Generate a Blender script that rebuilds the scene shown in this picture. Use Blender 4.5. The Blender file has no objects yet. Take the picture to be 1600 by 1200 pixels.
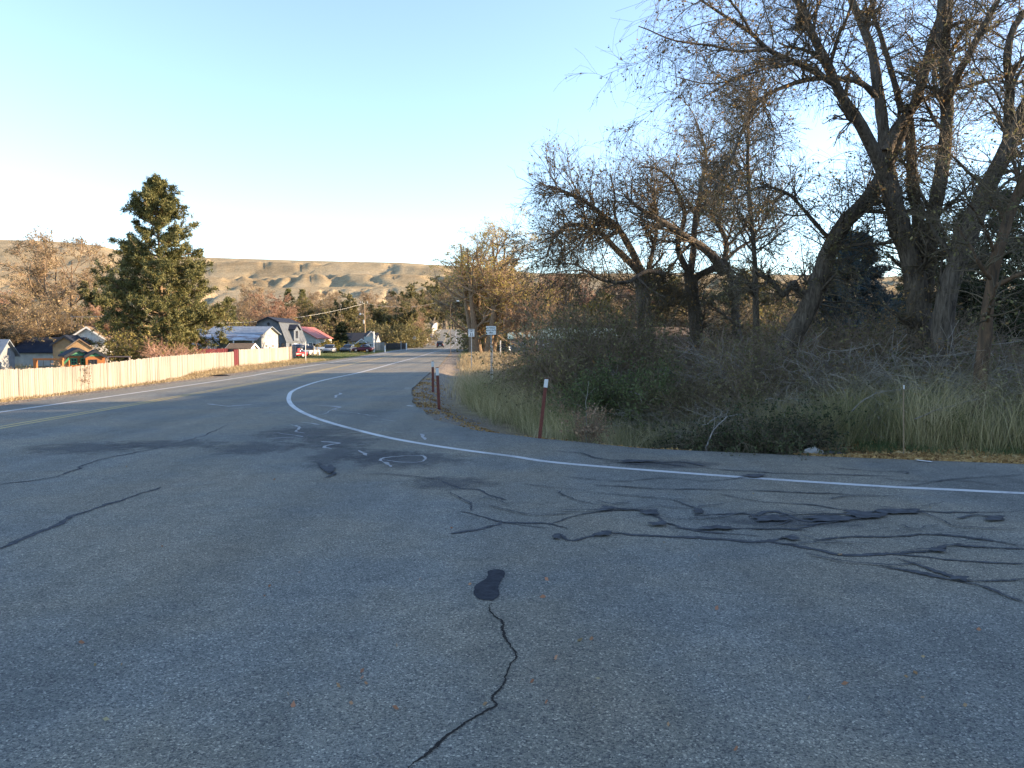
import bpy, math, random
import numpy as np
from mathutils import Vector, Matrix
R = math.radians
random.seed(7)

# ------------------------------------------------------------------ camera, world, sun, exposure
H = 2.4                      # eye height above the road
F = 1150.0                   # focal length in photo pixels (1600 wide)
TH = math.atan(70 / F)       # camera looks slightly down: horizon sits at row 530
sc = bpy.context.scene
cam = bpy.data.cameras.new('camera'); camo = bpy.data.objects.new('camera', cam)
sc.collection.objects.link(camo)
cam.sensor_width = 36; cam.lens = 36 * F / 1600
cam.clip_start = 0.05; cam.clip_end = 12000
camo.location = (0, 0, H); camo.rotation_euler = (math.pi / 2 - TH, 0, 0)
sc.camera = camo

SUN_EL, SUN_AZ = 14.0, 82.0  # azimuth clockwise from +Y (the view direction)
w = bpy.data.worlds.new('World'); sc.world = w; w.use_nodes = True
nt = w.node_tree
bg = nt.nodes['Background']
sky = nt.nodes.new('ShaderNodeTexSky'); sky.sky_type = 'NISHITA'; sky.sun_disc = False
sky.sun_elevation = R(SUN_EL); sky.sun_rotation = R(SUN_AZ)
sky.air_density = 1.0; sky.dust_density = 0.3; sky.ozone_density = 2.6; sky.altitude = 300
hs = nt.nodes.new('ShaderNodeHueSaturation'); hs.inputs['Hue'].default_value = .503; hs.inputs['Saturation'].default_value = .90
nt.links.new(sky.outputs[0], hs.inputs['Color']); nt.links.new(hs.outputs[0], bg.inputs[0]); bg.inputs[1].default_value = 0.135
sl = bpy.data.lights.new('sun', 'SUN'); sl.energy = 4.6; sl.angle = R(0.5); sl.color = (1, 0.74, 0.47)
so = bpy.data.objects.new('sun', sl); sc.collection.objects.link(so)
sdir = Vector((math.sin(R(SUN_AZ)) * math.cos(R(SUN_EL)), math.cos(R(SUN_AZ)) * math.cos(R(SUN_EL)), math.sin(R(SUN_EL))))
so.rotation_euler = sdir.to_track_quat('Z', 'Y').to_euler()
so.location = (60, 20, 60)
sc.view_settings.view_transform = 'Standard'; sc.view_settings.look = 'None'
sc.view_settings.exposure = 1.88; sc.view_settings.gamma = 1
sc.cycles.max_bounces = 5; sc.cycles.transparent_max_bounces = 6

# ------------------------------------------------------------------ helpers
C = sc.collection
ct, st_ = math.cos(TH), math.sin(TH)
def ray(u, v):
    a = (u - 800) / F; b = -(v - 600) / F
    return np.array([a, ct + b * st_, -st_ + b * ct])
def at(u, v, D):                 # the point seen at pixel (u,v) at depth D
    r = ray(u, v); return np.array([0, 0, H]) + r * (D / r[1])
def P(u, v, z=0.0):              # the ground point seen at pixel (u,v)
    r = ray(u, v); return np.array([0, 0, H]) + r * ((z - H) / r[2])
def sm(a, b, x):
    t = np.clip((np.asarray(x, float) - a) / (b - a), 0, 1); return t * t * (3 - 2 * t)

_rn = np.random.RandomState(3); _lat = _rn.rand(256, 256)
def vnoise(x, y):
    x = np.asarray(x, float); y = np.asarray(y, float)
    xi = np.floor(x).astype(int); yi = np.floor(y).astype(int); fx = x - xi; fy = y - yi
    fx = fx * fx * (3 - 2 * fx); fy = fy * fy * (3 - 2 * fy)
    g = lambda i, j: _lat[i & 255, j & 255]
    return (g(xi, yi) * (1 - fx) + g(xi + 1, yi) * fx) * (1 - fy) + (g(xi, yi + 1) * (1 - fx) + g(xi + 1, yi + 1) * fx) * fy
def fbm(x, y, o=4):
    s = 0; a = 1; n = 0
    for k in range(o):
        s = s + a * vnoise(x * 2 ** k + 17.3 * k, y * 2 ** k + 5.1 * k); n += a; a *= .5
    return s / n * 2 - 1

def setp(o, label=None, cat=None, group=None, kind=None):
    if label: o['label'] = label
    if cat: o['category'] = cat
    if group: o['group'] = group
    if kind: o['kind'] = kind
    return o
def thing(name, label, cat, loc=(0, 0, 0), rz=0, group=None):
    o = bpy.data.objects.new(name, None); C.objects.link(o)
    o.location = tuple(float(q) for q in loc); o.rotation_euler = (0, 0, rz); o.empty_display_size = .2
    return setp(o, label, cat, group)
def dup(root, loc, rz=0, s=None, label=None, group=None):
    r = root.copy(); C.objects.link(r); r.location = tuple(float(q) for q in loc); r.rotation_euler = (0, 0, rz)
    if s is not None: r.scale = (s, s, s) if np.isscalar(s) else s
    if label: r['label'] = label
    if group: r['group'] = group
    for ch in list(root.children):
        c = ch.copy(); C.objects.link(c); c.parent = r
        for g in list(ch.children):
            d = g.copy(); C.objects.link(d); d.parent = c
    return r

def qmesh(name, V, Q, mats, mi=None, parent=None, smooth=False):
    """mesh of quads from numpy arrays"""
    me = bpy.data.meshes.new(name); V = np.asarray(V, np.float32); Q = np.asarray(Q, np.int32)
    me.vertices.add(len(V)); me.vertices.foreach_set('co', V.ravel())
    n = len(Q); me.loops.add(n * 4); me.loops.foreach_set('vertex_index', Q.ravel())
    me.polygons.add(n); me.polygons.foreach_set('loop_start', np.arange(0, n * 4, 4, dtype=np.int32))
    me.polygons.foreach_set('loop_total', np.full(n, 4, np.int32))
    if mi is not None: me.polygons.foreach_set('material_index', np.asarray(mi, np.int32))
    if smooth: me.polygons.foreach_set('use_smooth', np.ones(n, bool))
    me.update(calc_edges=True)
    for m in (mats if isinstance(mats, (list, tuple)) else [mats]): me.materials.append(m)
    o = bpy.data.objects.new(name, me); C.objects.link(o)
    if parent: o.parent = parent
    return o

class MB:
    """small hard-surface builder: collects shapes into one mesh"""
    def __init__(s): s.v = []; s.f = []; s.m = []
    def poly(s, pts, m=0):
        b = len(s.v); s.v += [tuple(float(c) for c in p) for p in pts]; s.f.append(tuple(range(b, b + len(pts)))); s.m.append(m)
    def box(s, a, b, m=0):
        (x0, y0, z0), (x1, y1, z1) = a, b; i = len(s.v)
        s.v += [(x0, y0, z0), (x1, y0, z0), (x1, y1, z0), (x0, y1, z0), (x0, y0, z1), (x1, y0, z1), (x1, y1, z1), (x0, y1, z1)]
        for q in ((0, 3, 2, 1), (4, 5, 6, 7), (0, 1, 5, 4), (1, 2, 6, 5), (2, 3, 7, 6), (3, 0, 4, 7)):
            s.f.append(tuple(i + k for k in q)); s.m.append(m)
    def prism(s, prof, ax, lo, hi, m=0):
        """extrude a 2D outline along axis ax ('x': prof=(y,z), 'y': prof=(x,z), 'z': prof=(x,y))"""
        mk = {'x': lambda p, t: (t, p[0], p[1]), 'y': lambda p, t: (p[0], t, p[1]), 'z': lambda p, t: (p[0], p[1], t)}[ax]
        i = len(s.v); n = len(prof)
        s.v += [mk(p, lo) for p in prof] + [mk(p, hi) for p in prof]
        s.f.append(tuple(range(i, i + n))); s.m.append(m); s.f.append(tuple(range(i + 2 * n - 1, i + n - 1, -1))); s.m.append(m)
        for k in range(n):
            s.f.append((i + k, i + (k + 1) % n, i + n + (k + 1) % n, i + n + k)); s.m.append(m)
    def tube(s, pts, r, k=8, m=0, cap=True):
        pts = [Vector(tuple(float(c) for c in p)) for p in pts]; n = len(pts)
        rs = r if isinstance(r, (list, tuple)) else [r] * n
        t0 = (pts[-1] - pts[0]).normalized(); ref = Vector((0, 0, 1)) if abs(t0.z) < .9 else Vector((1, 0, 0)); i = len(s.v)
        for j, p in enumerate(pts):
            t = (pts[min(j + 1, n - 1)] - pts[max(j - 1, 0)]).normalized(); a = t.cross(ref).normalized(); b = t.cross(a)
            for q in range(k):
                an = 2 * math.pi * q / k; c = p + (a * math.cos(an) + b * math.sin(an)) * rs[j]; s.v.append(tuple(c))
        for j in range(n - 1):
            for q in range(k):
                q2 = (q + 1) % k; s.f.append((i + j * k + q, i + j * k + q2, i + (j + 1) * k + q2, i + (j + 1) * k + q)); s.m.append(m)
        if cap:
            s.f.append(tuple(i + q for q in range(k))[::-1]); s.m.append(m)
            s.f.append(tuple(i + (n - 1) * k + q for q in range(k))); s.m.append(m)
    def build(s, name, mats, parent=None, smooth=False, bevel=0):
        me = bpy.data.meshes.new(name); me.from_pydata(s.v, [], s.f)
        for m in (mats if isinstance(mats, (list, tuple)) else [mats]): me.materials.append(m)
        me.polygons.foreach_set('material_index', s.m)
        if smooth: me.polygons.foreach_set('use_smooth', [True] * len(s.f))
        me.update()
        o = bpy.data.objects.new(name, me); C.objects.link(o)
        if parent: o.parent = parent
        if bevel:
            b = o.modifiers.new('bevel', 'BEVEL'); b.width = bevel; b.segments = 2; b.limit_method = 'ANGLE'
        return o

# ------------------------------------------------------------------ materials
def new_mat(name):
    m = bpy.data.materials.new(name); m.use_nodes = True; t = m.node_tree
    return m, t, t.nodes['Principled BSDF']
def nd(t, kind, **kw):
    n = t.nodes.new(kind)
    for k, v in kw.items():
        if k in n.inputs: n.inputs[k].default_value = v
        else: setattr(n, k, v)
    return n
def ramp(t, stops, fac=None):
    r = t.nodes.new('ShaderNodeValToRGB'); e = r.color_ramp.elements
    while len(e) < len(stops): e.new(.5)
    for q, (p, c) in zip(e, stops): q.position = p; q.color = (*c, 1) if len(c) == 3 else c
    if fac is not None: t.links.new(fac, r.inputs[0])
    return r
def mat(name, c, rough=.7, metal=0, var=.12, scale=3, bump=0, spec=.3):
    """plain painted / wood / metal surface with weathering noise"""
    m, t, b = new_mat(name)
    tc = nd(t, 'ShaderNodeTexCoord'); n = nd(t, 'ShaderNodeTexNoise', Scale=scale, Detail=6.0, Roughness=.65)
    t.links.new(tc.outputs['Object'], n.inputs['Vector'])
    lo = tuple(q * (1 - var * 1.6) for q in c); hi = tuple(min(1, q * (1 + var)) for q in c)
    r = ramp(t, [(.3, lo), (.7, hi)], n.outputs['Fac']); t.links.new(r.outputs[0], b.inputs['Base Color'])
    b.inputs['Roughness'].default_value = rough; b.inputs['Metallic'].default_value = metal
    b.inputs['Specular IOR Level'].default_value = spec
    if bump:
        bp = nd(t, 'ShaderNodeBump', Strength=bump, Distance=.02); t.links.new(n.outputs['Fac'], bp.inputs['Height']); t.links.new(bp.outputs[0], b.inputs['Normal'])
    return m
def leaf_mat(name, cols, trans=.25, rough=.6, scale=.6):
    """leaf / twig / blade material: each loose piece takes its own tone, clumps vary too"""
    m, t, b = new_mat(name)
    g = nd(t, 'ShaderNodeNewGeometry'); tc = nd(t, 'ShaderNodeTexCoord'); n = nd(t, 'ShaderNodeTexNoise', Scale=scale, Detail=3.0)
    t.links.new(tc.outputs['Object'], n.inputs['Vector'])
    mx = nd(t, 'ShaderNodeMath', operation='MULTIPLY_ADD'); mx.inputs[1].default_value = .6
    t.links.new(g.outputs['Random Per Island'], mx.inputs[0])
    s2 = nd(t, 'ShaderNodeMath', operation='MULTIPLY_ADD'); s2.inputs[1].default_value = 1.4; s2.inputs[2].default_value = -.5
    t.links.new(n.outputs['Fac'], s2.inputs[0]); t.links.new(s2.outputs[0], mx.inputs[2])
    k = len(cols); r = ramp(t, [(.1 + .8 * i / max(1, k - 1), c) for i, c in enumerate(cols)], mx.outputs[0])
    t.links.new(r.outputs[0], b.inputs['Base Color']); b.inputs['Roughness'].default_value = rough
    b.inputs['Specular IOR Level'].default_value = .15
    if trans:
        tr = nd(t, 'ShaderNodeBsdfTranslucent'); t.links.new(r.outputs[0], tr.inputs[0])
        ms = nd(t, 'ShaderNodeMixShader'); ms.inputs[0].default_value = trans
        t.links.new(b.outputs[0], ms.inputs[1]); t.links.new(tr.outputs[0], ms.inputs[2])
        t.links.new(ms.outputs[0], t.nodes['Material Output'].inputs[0])
    return m
def bark_mat(name, c1, c2, scale=6):
    m, t, b = new_mat(name)
    tc = nd(t, 'ShaderNodeTexCoord'); mp = nd(t, 'ShaderNodeMapping'); mp.inputs['Scale'].default_value = (scale * 2.5, scale * 2.5, scale * .45)
    t.links.new(tc.outputs['Object'], mp.inputs[0]); n = nd(t, 'ShaderNodeTexNoise', Scale=1.0, Detail=6.0, Roughness=.7, Distortion=.6)
    t.links.new(mp.outputs[0], n.inputs['Vector']); r = ramp(t, [(.35, c1), (.68, c2)], n.outputs['Fac'])
    t.links.new(r.outputs[0], b.inputs['Base Color']); b.inputs['Roughness'].default_value = .95; b.inputs['Specular IOR Level'].default_value = .1
    bp = nd(t, 'ShaderNodeBump', Strength=.8, Distance=.04); t.links.new(n.outputs['Fac'], bp.inputs['Height']); t.links.new(bp.outputs[0], b.inputs['Normal'])
    return m

# asphalt: aggregate speckle, worn tone patches with faint warm sunlight painted in, fine bump
def asphalt_mat():
    m, t, b = new_mat('asphalt'); tc = nd(t, 'ShaderNodeTexCoord')
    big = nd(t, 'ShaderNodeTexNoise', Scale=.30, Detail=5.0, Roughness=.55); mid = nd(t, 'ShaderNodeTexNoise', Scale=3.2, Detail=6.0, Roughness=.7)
    ag = nd(t, 'ShaderNodeTexVoronoi', Scale=80.0); fine = nd(t, 'ShaderNodeTexNoise', Scale=120.0, Detail=3.0, Roughness=.7)
    mp = nd(t, 'ShaderNodeMapping'); mp.inputs['Scale'].default_value = (.9, .05, 1); mp.inputs['Rotation'].default_value = (0, 0, R(-4))
    tk = nd(t, 'ShaderNodeTexNoise', Scale=1.0, Detail=3.0)      # faint wheel-track streaks along the highway
    t.links.new(tc.outputs['Object'], mp.inputs[0]); t.links.new(mp.outputs[0], tk.inputs['Vector'])
    for n in (big, mid, ag, fine): t.links.new(tc.outputs['Object'], n.inputs['Vector'])
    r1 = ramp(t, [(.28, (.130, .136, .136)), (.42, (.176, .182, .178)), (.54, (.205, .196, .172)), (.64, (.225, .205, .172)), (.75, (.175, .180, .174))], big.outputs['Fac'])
    r2 = ramp(t, [(.3, (.82, .82, .82)), (.7, (1.12, 1.12, 1.12))], mid.outputs['Fac'])
    r4 = ramp(t, [(.35, (.88, .88, .88)), (.65, (1.1, 1.1, 1.1))], tk.outputs['Fac'])
    sep = nd(t, 'ShaderNodeSeparateColor'); t.links.new(ag.outputs['Color'], sep.inputs[0])
    r3 = ramp(t, [(0, (.35, .36, .4)), (.25, (.72, .73, .75)), (.72, (1.05, 1.04, 1.0)), (.92, (1.3, 1.27, 1.2)), (1, (2.2, 2.1, 1.95))], sep.outputs[0])
    r5 = ramp(t, [(.35, (.62, .61, .57)), (.65, (1.36, 1.34, 1.26))], fine.outputs['Fac'])
    cur = r1.outputs[0]
    for r in (r2, r3, r4, r5):
        mx = nd(t, 'ShaderNodeMix', data_type='RGBA', blend_type='MULTIPLY'); mx.inputs[0].default_value = 1
        t.links.new(cur, mx.inputs[6]); t.links.new(r.outputs[0], mx.inputs[7]); cur = mx.outputs[2]
    t.links.new(cur, b.inputs['Base Color']); b.inputs['Roughness'].default_value = .82; b.inputs['Specular IOR Level'].default_value = .2
    bp = nd(t, 'ShaderNodeBump', Strength=.55, Distance=.008); t.links.new(ag.outputs['Distance'], bp.inputs['Height'])
    bp2 = nd(t, 'ShaderNodeBump', Strength=.5, Distance=.01); t.links.new(fine.outputs['Fac'], bp2.inputs['Height'])
    t.links.new(bp.outputs[0], bp2.inputs['Normal']); t.links.new(bp2.outputs[0], b.inputs['Normal'])
    return m
def paint_mat(name, c, wear=.5, under=(.1, .1, .105)):
    m, t, b = new_mat(name); tc = nd(t, 'ShaderNodeTexCoord')
    n = nd(t, 'ShaderNodeTexNoise', Scale=14.0, Detail=7.0, Roughness=.75); n2 = nd(t, 'ShaderNodeTexNoise', Scale=1.3, Detail=3.0)
    t.links.new(tc.outputs['Object'], n.inputs['Vector']); t.links.new(tc.outputs['Object'], n2.inputs['Vector'])
    a = nd(t, 'ShaderNodeMath', operation='ADD'); t.links.new(n.outputs['Fac'], a.inputs[0]); t.links.new(n2.outputs['Fac'], a.inputs[1])
    r = ramp(t, [(wear - .08, under), (wear + .08, c)]); s = nd(t, 'ShaderNodeMath', operation='MULTIPLY'); s.inputs[1].default_value = .5
    t.links.new(a.outputs[0], s.inputs[0]); t.links.new(s.outputs[0], r.inputs[0])
    t.links.new(r.outputs[0], b.inputs['Base Color']); b.inputs['Roughness'].default_value = .6
    return m
def stain_mat(name, c, dens=.6, sc_=5.0, thr=.45):
    """irregular worn-edge stain: noise times radial falloff over the uv of the decal"""
    m, t, b = new_mat(name); uv = nd(t, 'ShaderNodeUVMap'); tc = nd(t, 'ShaderNodeTexCoord')
    gr = nd(t, 'ShaderNodeTexGradient', gradient_type='SPHERICAL'); t.links.new(uv.outputs[0], gr.inputs[0])
    n = nd(t, 'ShaderNodeTexNoise', Scale=sc_, Detail=7.0, Roughness=.72); t.links.new(tc.outputs['Object'], n.inputs['Vector'])
    a = nd(t, 'ShaderNodeMath', operation='MULTIPLY_ADD'); a.inputs[1].default_value = .55
    t.links.new(gr.outputs['Fac'], a.inputs[0]); s = nd(t, 'ShaderNodeMath', operation='SUBTRACT'); s.inputs[1].default_value = .35
    t.links.new(n.outputs['Fac'], s.inputs[0]); t.links.new(s.outputs[0], a.inputs[2])
    r = ramp(t, [(thr - .14, (0, 0, 0)), (thr + .14, (dens, dens, dens))], a.outputs[0])
    g2 = ramp(t, [(0, (0, 0, 0)), (.12, (1, 1, 1))], gr.outputs['Fac'])
    m2 = nd(t, 'ShaderNodeMath', operation='MULTIPLY'); t.links.new(r.outputs[0], m2.inputs[0]); t.links.new(g2.outputs[0], m2.inputs[1])
    t.links.new(m2.outputs[0], b.inputs['Alpha']); b.inputs['Base Color'].default_value = (*c, 1); b.inputs['Roughness'].default_value = .8
    return m
# ground: dry grass / green / gravel / leaf litter weighted by a zone attribute
def ground_mat():
    m, t, b = new_mat('ground'); tc = nd(t, 'ShaderNodeTexCoord'); at_ = nd(t, 'ShaderNodeAttribute', attribute_name='zone')
    sep = nd(t, 'ShaderNodeSeparateColor'); t.links.new(at_.outputs['Color'], sep.inputs[0])
    n = nd(t, 'ShaderNodeTexNoise', Scale=1.2, Detail=8.0, Roughness=.72); f = nd(t, 'ShaderNodeTexNoise', Scale=22.0, Detail=6.0, Roughness=.8)
    vo = nd(t, 'ShaderNodeTexVoronoi', Scale=38.0)
    for q in (n, f, vo): t.links.new(tc.outputs['Object'], q.inputs['Vector'])
    av = nd(t, 'ShaderNodeMath', operation='MULTIPLY_ADD'); av.inputs[1].default_value = .5; t.links.new(f.outputs['Fac'], av.inputs[0])
    h = nd(t, 'ShaderNodeMath', operation='MULTIPLY'); h.inputs[1].default_value = .5; t.links.new(n.outputs['Fac'], h.inputs[0]); t.links.new(h.outputs[0], av.inputs[2])
    dry = ramp(t, [(.35, (.11, .08, .05)), (.5, (.27, .20, .11)), (.65, (.42, .33, .19))], av.outputs[0])
    grn = ramp(t, [(.35, (.035, .06, .015)), (.5, (.10, .14, .03)), (.66, (.22, .25, .07))], av.outputs[0])
    vc = nd(t, 'ShaderNodeSeparateColor'); t.links.new(vo.outputs['Color'], vc.inputs[0])
    gra = ramp(t, [(0, (.065, .053, .042)), (.5, (.19, .155, .12)), (1, (.40, .34, .27))], vc.outputs[0])
    lit = ramp(t, [(.36, (.04, .028, .02)), (.5, (.10, .075, .045)), (.64, (.22, .16, .08))], av.outputs[0])
    cur = dry.outputs[0]
    for o, r in ((sep.outputs[0], grn), (sep.outputs[1], gra), (sep.outputs[2], lit)):
        mx = nd(t, 'ShaderNodeMix', data_type='RGBA'); t.links.new(o, mx.inputs[0]); t.links.new(cur, mx.inputs[6]); t.links.new(r.outputs[0], mx.inputs[7]); cur = mx.outputs[2]
    t.links.new(cur, b.inputs['Base Color']); b.inputs['Roughness'].default_value = 1; b.inputs['Specular IOR Level'].default_value = .1
    bp = nd(t, 'ShaderNodeBump', Strength=.9, Distance=.05); t.links.new(av.outputs[0], bp.inputs['Height']); t.links.new(bp.outputs[0], b.inputs['Normal'])
    return m
def hill_mat():
    m, t, b = new_mat('hill_grass'); tc = nd(t, 'ShaderNodeTexCoord'); mp = nd(t, 'ShaderNodeMapping'); mp.inputs['Scale'].default_value = (.006, .0035, .02)
    t.links.new(tc.outputs['Object'], mp.inputs[0]); n = nd(t, 'ShaderNodeTexNoise', Scale=1.0, Detail=9.0, Roughness=.66); t.links.new(mp.outputs[0], n.inputs['Vector'])
    f = nd(t, 'ShaderNodeTexNoise', Scale=.16, Detail=6.0, Roughness=.8); t.links.new(tc.outputs['Object'], f.inputs['Vector'])
    r = ramp(t, [(.34, (.28, .215, .13)), (.5, (.38, .30, .185)), (.66, (.45, .36, .235))], n.outputs['Fac'])
    r2 = ramp(t, [(.36, (.62, .6, .55)), (.56, (1.05, 1.05, 1.05))], f.outputs['Fac'])
    mx = nd(t, 'ShaderNodeMix', data_type='RGBA', blend_type='MULTIPLY'); mx.inputs[0].default_value = .8
    t.links.new(r.outputs[0], mx.inputs[6]); t.links.new(r2.outputs[0], mx.inputs[7]); t.links.new(mx.outputs[2], b.inputs['Base Color'])
    b.inputs['Roughness'].default_value = 1; b.inputs['Specular IOR Level'].default_value = 0
    bp = nd(t, 'ShaderNodeBump', Strength=.6, Distance=3.0); t.links.new(f.outputs['Fac'], bp.inputs['Height']); t.links.new(bp.outputs[0], b.inputs['Normal'])
    return m
M = {}
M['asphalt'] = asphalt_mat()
M['white_line'] = paint_mat('white_line_paint', (.50, .50, .49), .43, (.24, .24, .24))
M['yellow_line'] = paint_mat('yellow_line_paint', (.46, .32, .08), .42, (.22, .19, .13))
M['tar'] = mat('crack_sealant', (.082, .085, .091), .95, 0, .3, 9, 0, .05)
M['crack'] = mat('open_crack', (.018, .015, .013), .95, 0, .3, 20)
M['dark_stain'] = stain_mat('dark_patch_stain', (.065, .067, .072), .5, 2.6, .36)
M['pale_scuff'] = stain_mat('pale_scuff', (.33, .33, .33), .55, 6.0, .34)
M['ground'] = ground_mat(); M['hill'] = hill_mat()
M['rust'] = mat('rusty_red_steel', (.15, .048, .036), .8, 0, .3, 14, .2)
M['reflector'] = mat('white_reflective_sheet', (.62, .62, .61), .4, 0, .05, 10)
M['galv'] = mat('galvanised_steel', (.34, .35, .36), .45, .5, .15, 12)
M['sign_white'] = mat('white_sign_face', (.78, .79, .78), .4, 0, .04, 5)
M['black'] = mat('black_paint', (.015, .015, .016), .5, 0, .1, 8)
M['rubber'] = mat('tyre_rubber', (.02, .02, .021), .85, 0, .2, 8)
M['glass'] = mat('window_glass', (.03, .035, .045), .08, 0, .1, 2, 0, .8)
M['chrome'] = mat('bright_metal', (.5, .5, .52), .25, .8, .1, 5)
M['concrete'] = mat('pale_concrete', (.42, .40, .36), .9, 0, .2, 4, .3)
M['driftwood'] = bark_mat('bleached_wood', (.16, .145, .13), (.36, .33, .30), 9)

# ------------------------------------------------------------------ the ground plan (from photo pixels)
edge_px = [(1600, 725), (1260, 712), (1000, 700.5), (900, 690), (840, 685), (740, 672), (680, 655), (645, 630), (643, 607), (662, 590), (688, 570), (698, 558), (706, 549)]
E = np.array([P(u, v)[:2] for u, v in edge_px])
E = np.vstack([[130, -22], [60, -1.5], [25, 9.3], E, [-12.8, 197], [-15.5, 260], [-20, 315], [-30, 430], [-60, 620]])   # x increases as y decreases
exs, eys = E[::-1, 0], E[::-1, 1]              # ascending x
def edge_y(x): return np.interp(x, exs, eys)   # y of the asphalt edge at x
o_ = np.argsort(E[:, 1]); def_y, def_x = E[o_, 1], E[o_, 0]
def edge_x(y): return np.interp(y, def_y, def_x)
wl_px = [(0, 644), (375, 590), (440, 578.7), (575, 557), (620, 548)]
WL = np.array([P(u, v)[:2] for u, v in wl_px]); WL = np.vstack([[WL[0, 0] - .3, -60], WL, [-26.5, 197], [-28.6, 260], [-32.5, 315], [-42, 430], [-72, 620]])
def left_line(y): return np.interp(y, WL[:, 1], WL[:, 0])
YL_px = [(0, 668), (281, 619), (459, 588), (470, 585.5), (560, 566.5), (590, 561)]
YL = np.array([P(u, v)[:2] for u, v in YL_px]); YL = np.vstack([[YL[0, 0], -60], YL, [-19.6, 150], [-21.8, 197], [-24, 260], [-28, 315], [-37.5, 430], [-68, 620]])
def left_edge(y): return left_line(y) - np.interp(y, [-60, 30, 60, 150], [1.7, 1.6, 1.1, .8])
def rise(y): return 8.0 * sm(200, 430, y)
def ground_z(x, y):
    x = np.asarray(x, float); y = np.asarray(y, float)
    d = np.minimum(x - edge_x(y), y - edge_y(x)); dl = left_edge(y) - x
    z = rise(y) - .05
    deep = np.clip(np.exp(-((x - 3.9) / 2.6) ** 2) + .38 * (x < 1), .10, 1)
    z = z - deep * .75 * (sm(.35, 1.7, d) - .85 * sm(2.6, 6.5, d)) * (1 - sm(60, 90, y))
    z = z + (fbm(x * .35, y * .35, 3) * .16 + fbm(x * .05, y * .05, 2) * .25) * sm(1.0, 6, np.maximum(d, dl)) * (1 - sm(350, 500, y))
    z = z - .12 * sm(.5, 3, dl)
    return z
def gz(x, y): return float(ground_z(x, y))

# ground sheet
def grid_axis(segs):
    out = []
    for a, b, s in segs: out += list(np.arange(a, b, s))
    return np.array(out + [segs[-1][1]])
gx = grid_axis([(-3600, -400, 160), (-400, -60, 12), (-60, -26, 1.2), (-26, 24, .4), (24, 60, 1.5), (60, 400, 14), (400, 3600, 160)])
gy = grid_axis([(-600, -40, 40), (-40, 10, 2.5), (10, 44, .4), (44, 110, 1.2), (110, 460, 7), (460, 700, 40)])
X, Y = np.meshgrid(gx, gy); Z = ground_z(X, Y)
nx, ny = len(gx), len(gy)
idx = np.arange(nx * ny).reshape(ny, nx)
Q = np.stack([idx[:-1, :-1], idx[:-1, 1:], idx[1:, 1:], idx[1:, :-1]], -1).reshape(-1, 4)
g = qmesh('ground', np.stack([X, Y, Z], -1).reshape(-1, 3), Q, M['ground'], smooth=True); setp(g, kind='structure')
d = np.minimum(X - edge_x(Y), Y - edge_y(X)); dl = left_edge(Y) - X; nz = fbm(X * .4, Y * .4, 4)
green = sm(60, 85, Y) * sm(-.3, .2, nz + .1) * (dl > 1.2) * (1 - sm(190, 230, Y))
green = np.maximum(green, sm(1.5, 3, d) * (1 - sm(25, 32, Y)) * sm(-.3, .5, nz) * .6)
green = np.maximum(green, sm(75, 95, Y) * (d > 1.5) * (1 - sm(5, 11, d)))
grav = np.maximum((1 - sm(1.0, 2.6, d + nz)) * (d > 0), (1 - sm(.6, 2.2, dl + nz * .7)) * (dl > 0))
litter = sm(2.5, 5, d) * (1 - sm(34, 48, Y)) * (X > 0) * .9
band = (X > 5.8) * (1 - sm(2.0, 2.8, d)) * (d > 0)
grav = grav * (1 - band * .7); litter = np.maximum(litter, band * .8)
col = np.stack([green, grav, litter, np.ones_like(X)], -1).reshape(-1, 4)
ca = g.data.color_attributes.new('zone', 'FLOAT_COLOR', 'POINT'); ca.data.foreach_set('color', col.astype(np.float32).ravel())

# highway + side road: one asphalt sheet
ys = np.concatenate([np.arange(-60, 5, 3), np.arange(5, 30, .25), np.arange(30, 120, 1.5), np.arange(120, 620, 6)])
mb = MB(); V = []; 
for y in ys:
    l = left_edge(y) + .12 * fbm(y * .9, 3.3, 3); r = edge_x(y) + .10 * fbm(y * 1.1, 8.3, 4)
    V += [(l, y, rise(y) + 0.0), (r, y, rise(y) + 0.0)]
n = len(ys); Q = [(2 * i, 2 * i + 1, 2 * i + 3, 2 * i + 2) for i in range(n - 1)]
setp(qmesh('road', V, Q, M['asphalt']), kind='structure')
# a rim that drops from the asphalt into the ditch
V = []
for x in np.linspace(-7, 40, 260):
    y = edge_y(x); V += [(x, y - .10, .002), (x, y + .03, -.03), (x, y + .12, -.22)]
Q = [(3 * i + a, 3 * i + 3 + a, 3 * i + 4 + a, 3 * i + 1 + a) for i in range(259) for a in (0, 1)]
setp(qmesh('road_edge', V, Q, mat('broken_asphalt_edge', (.06, .058, .055), .95, 0, .35, 9, .5)), kind='structure')

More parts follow.
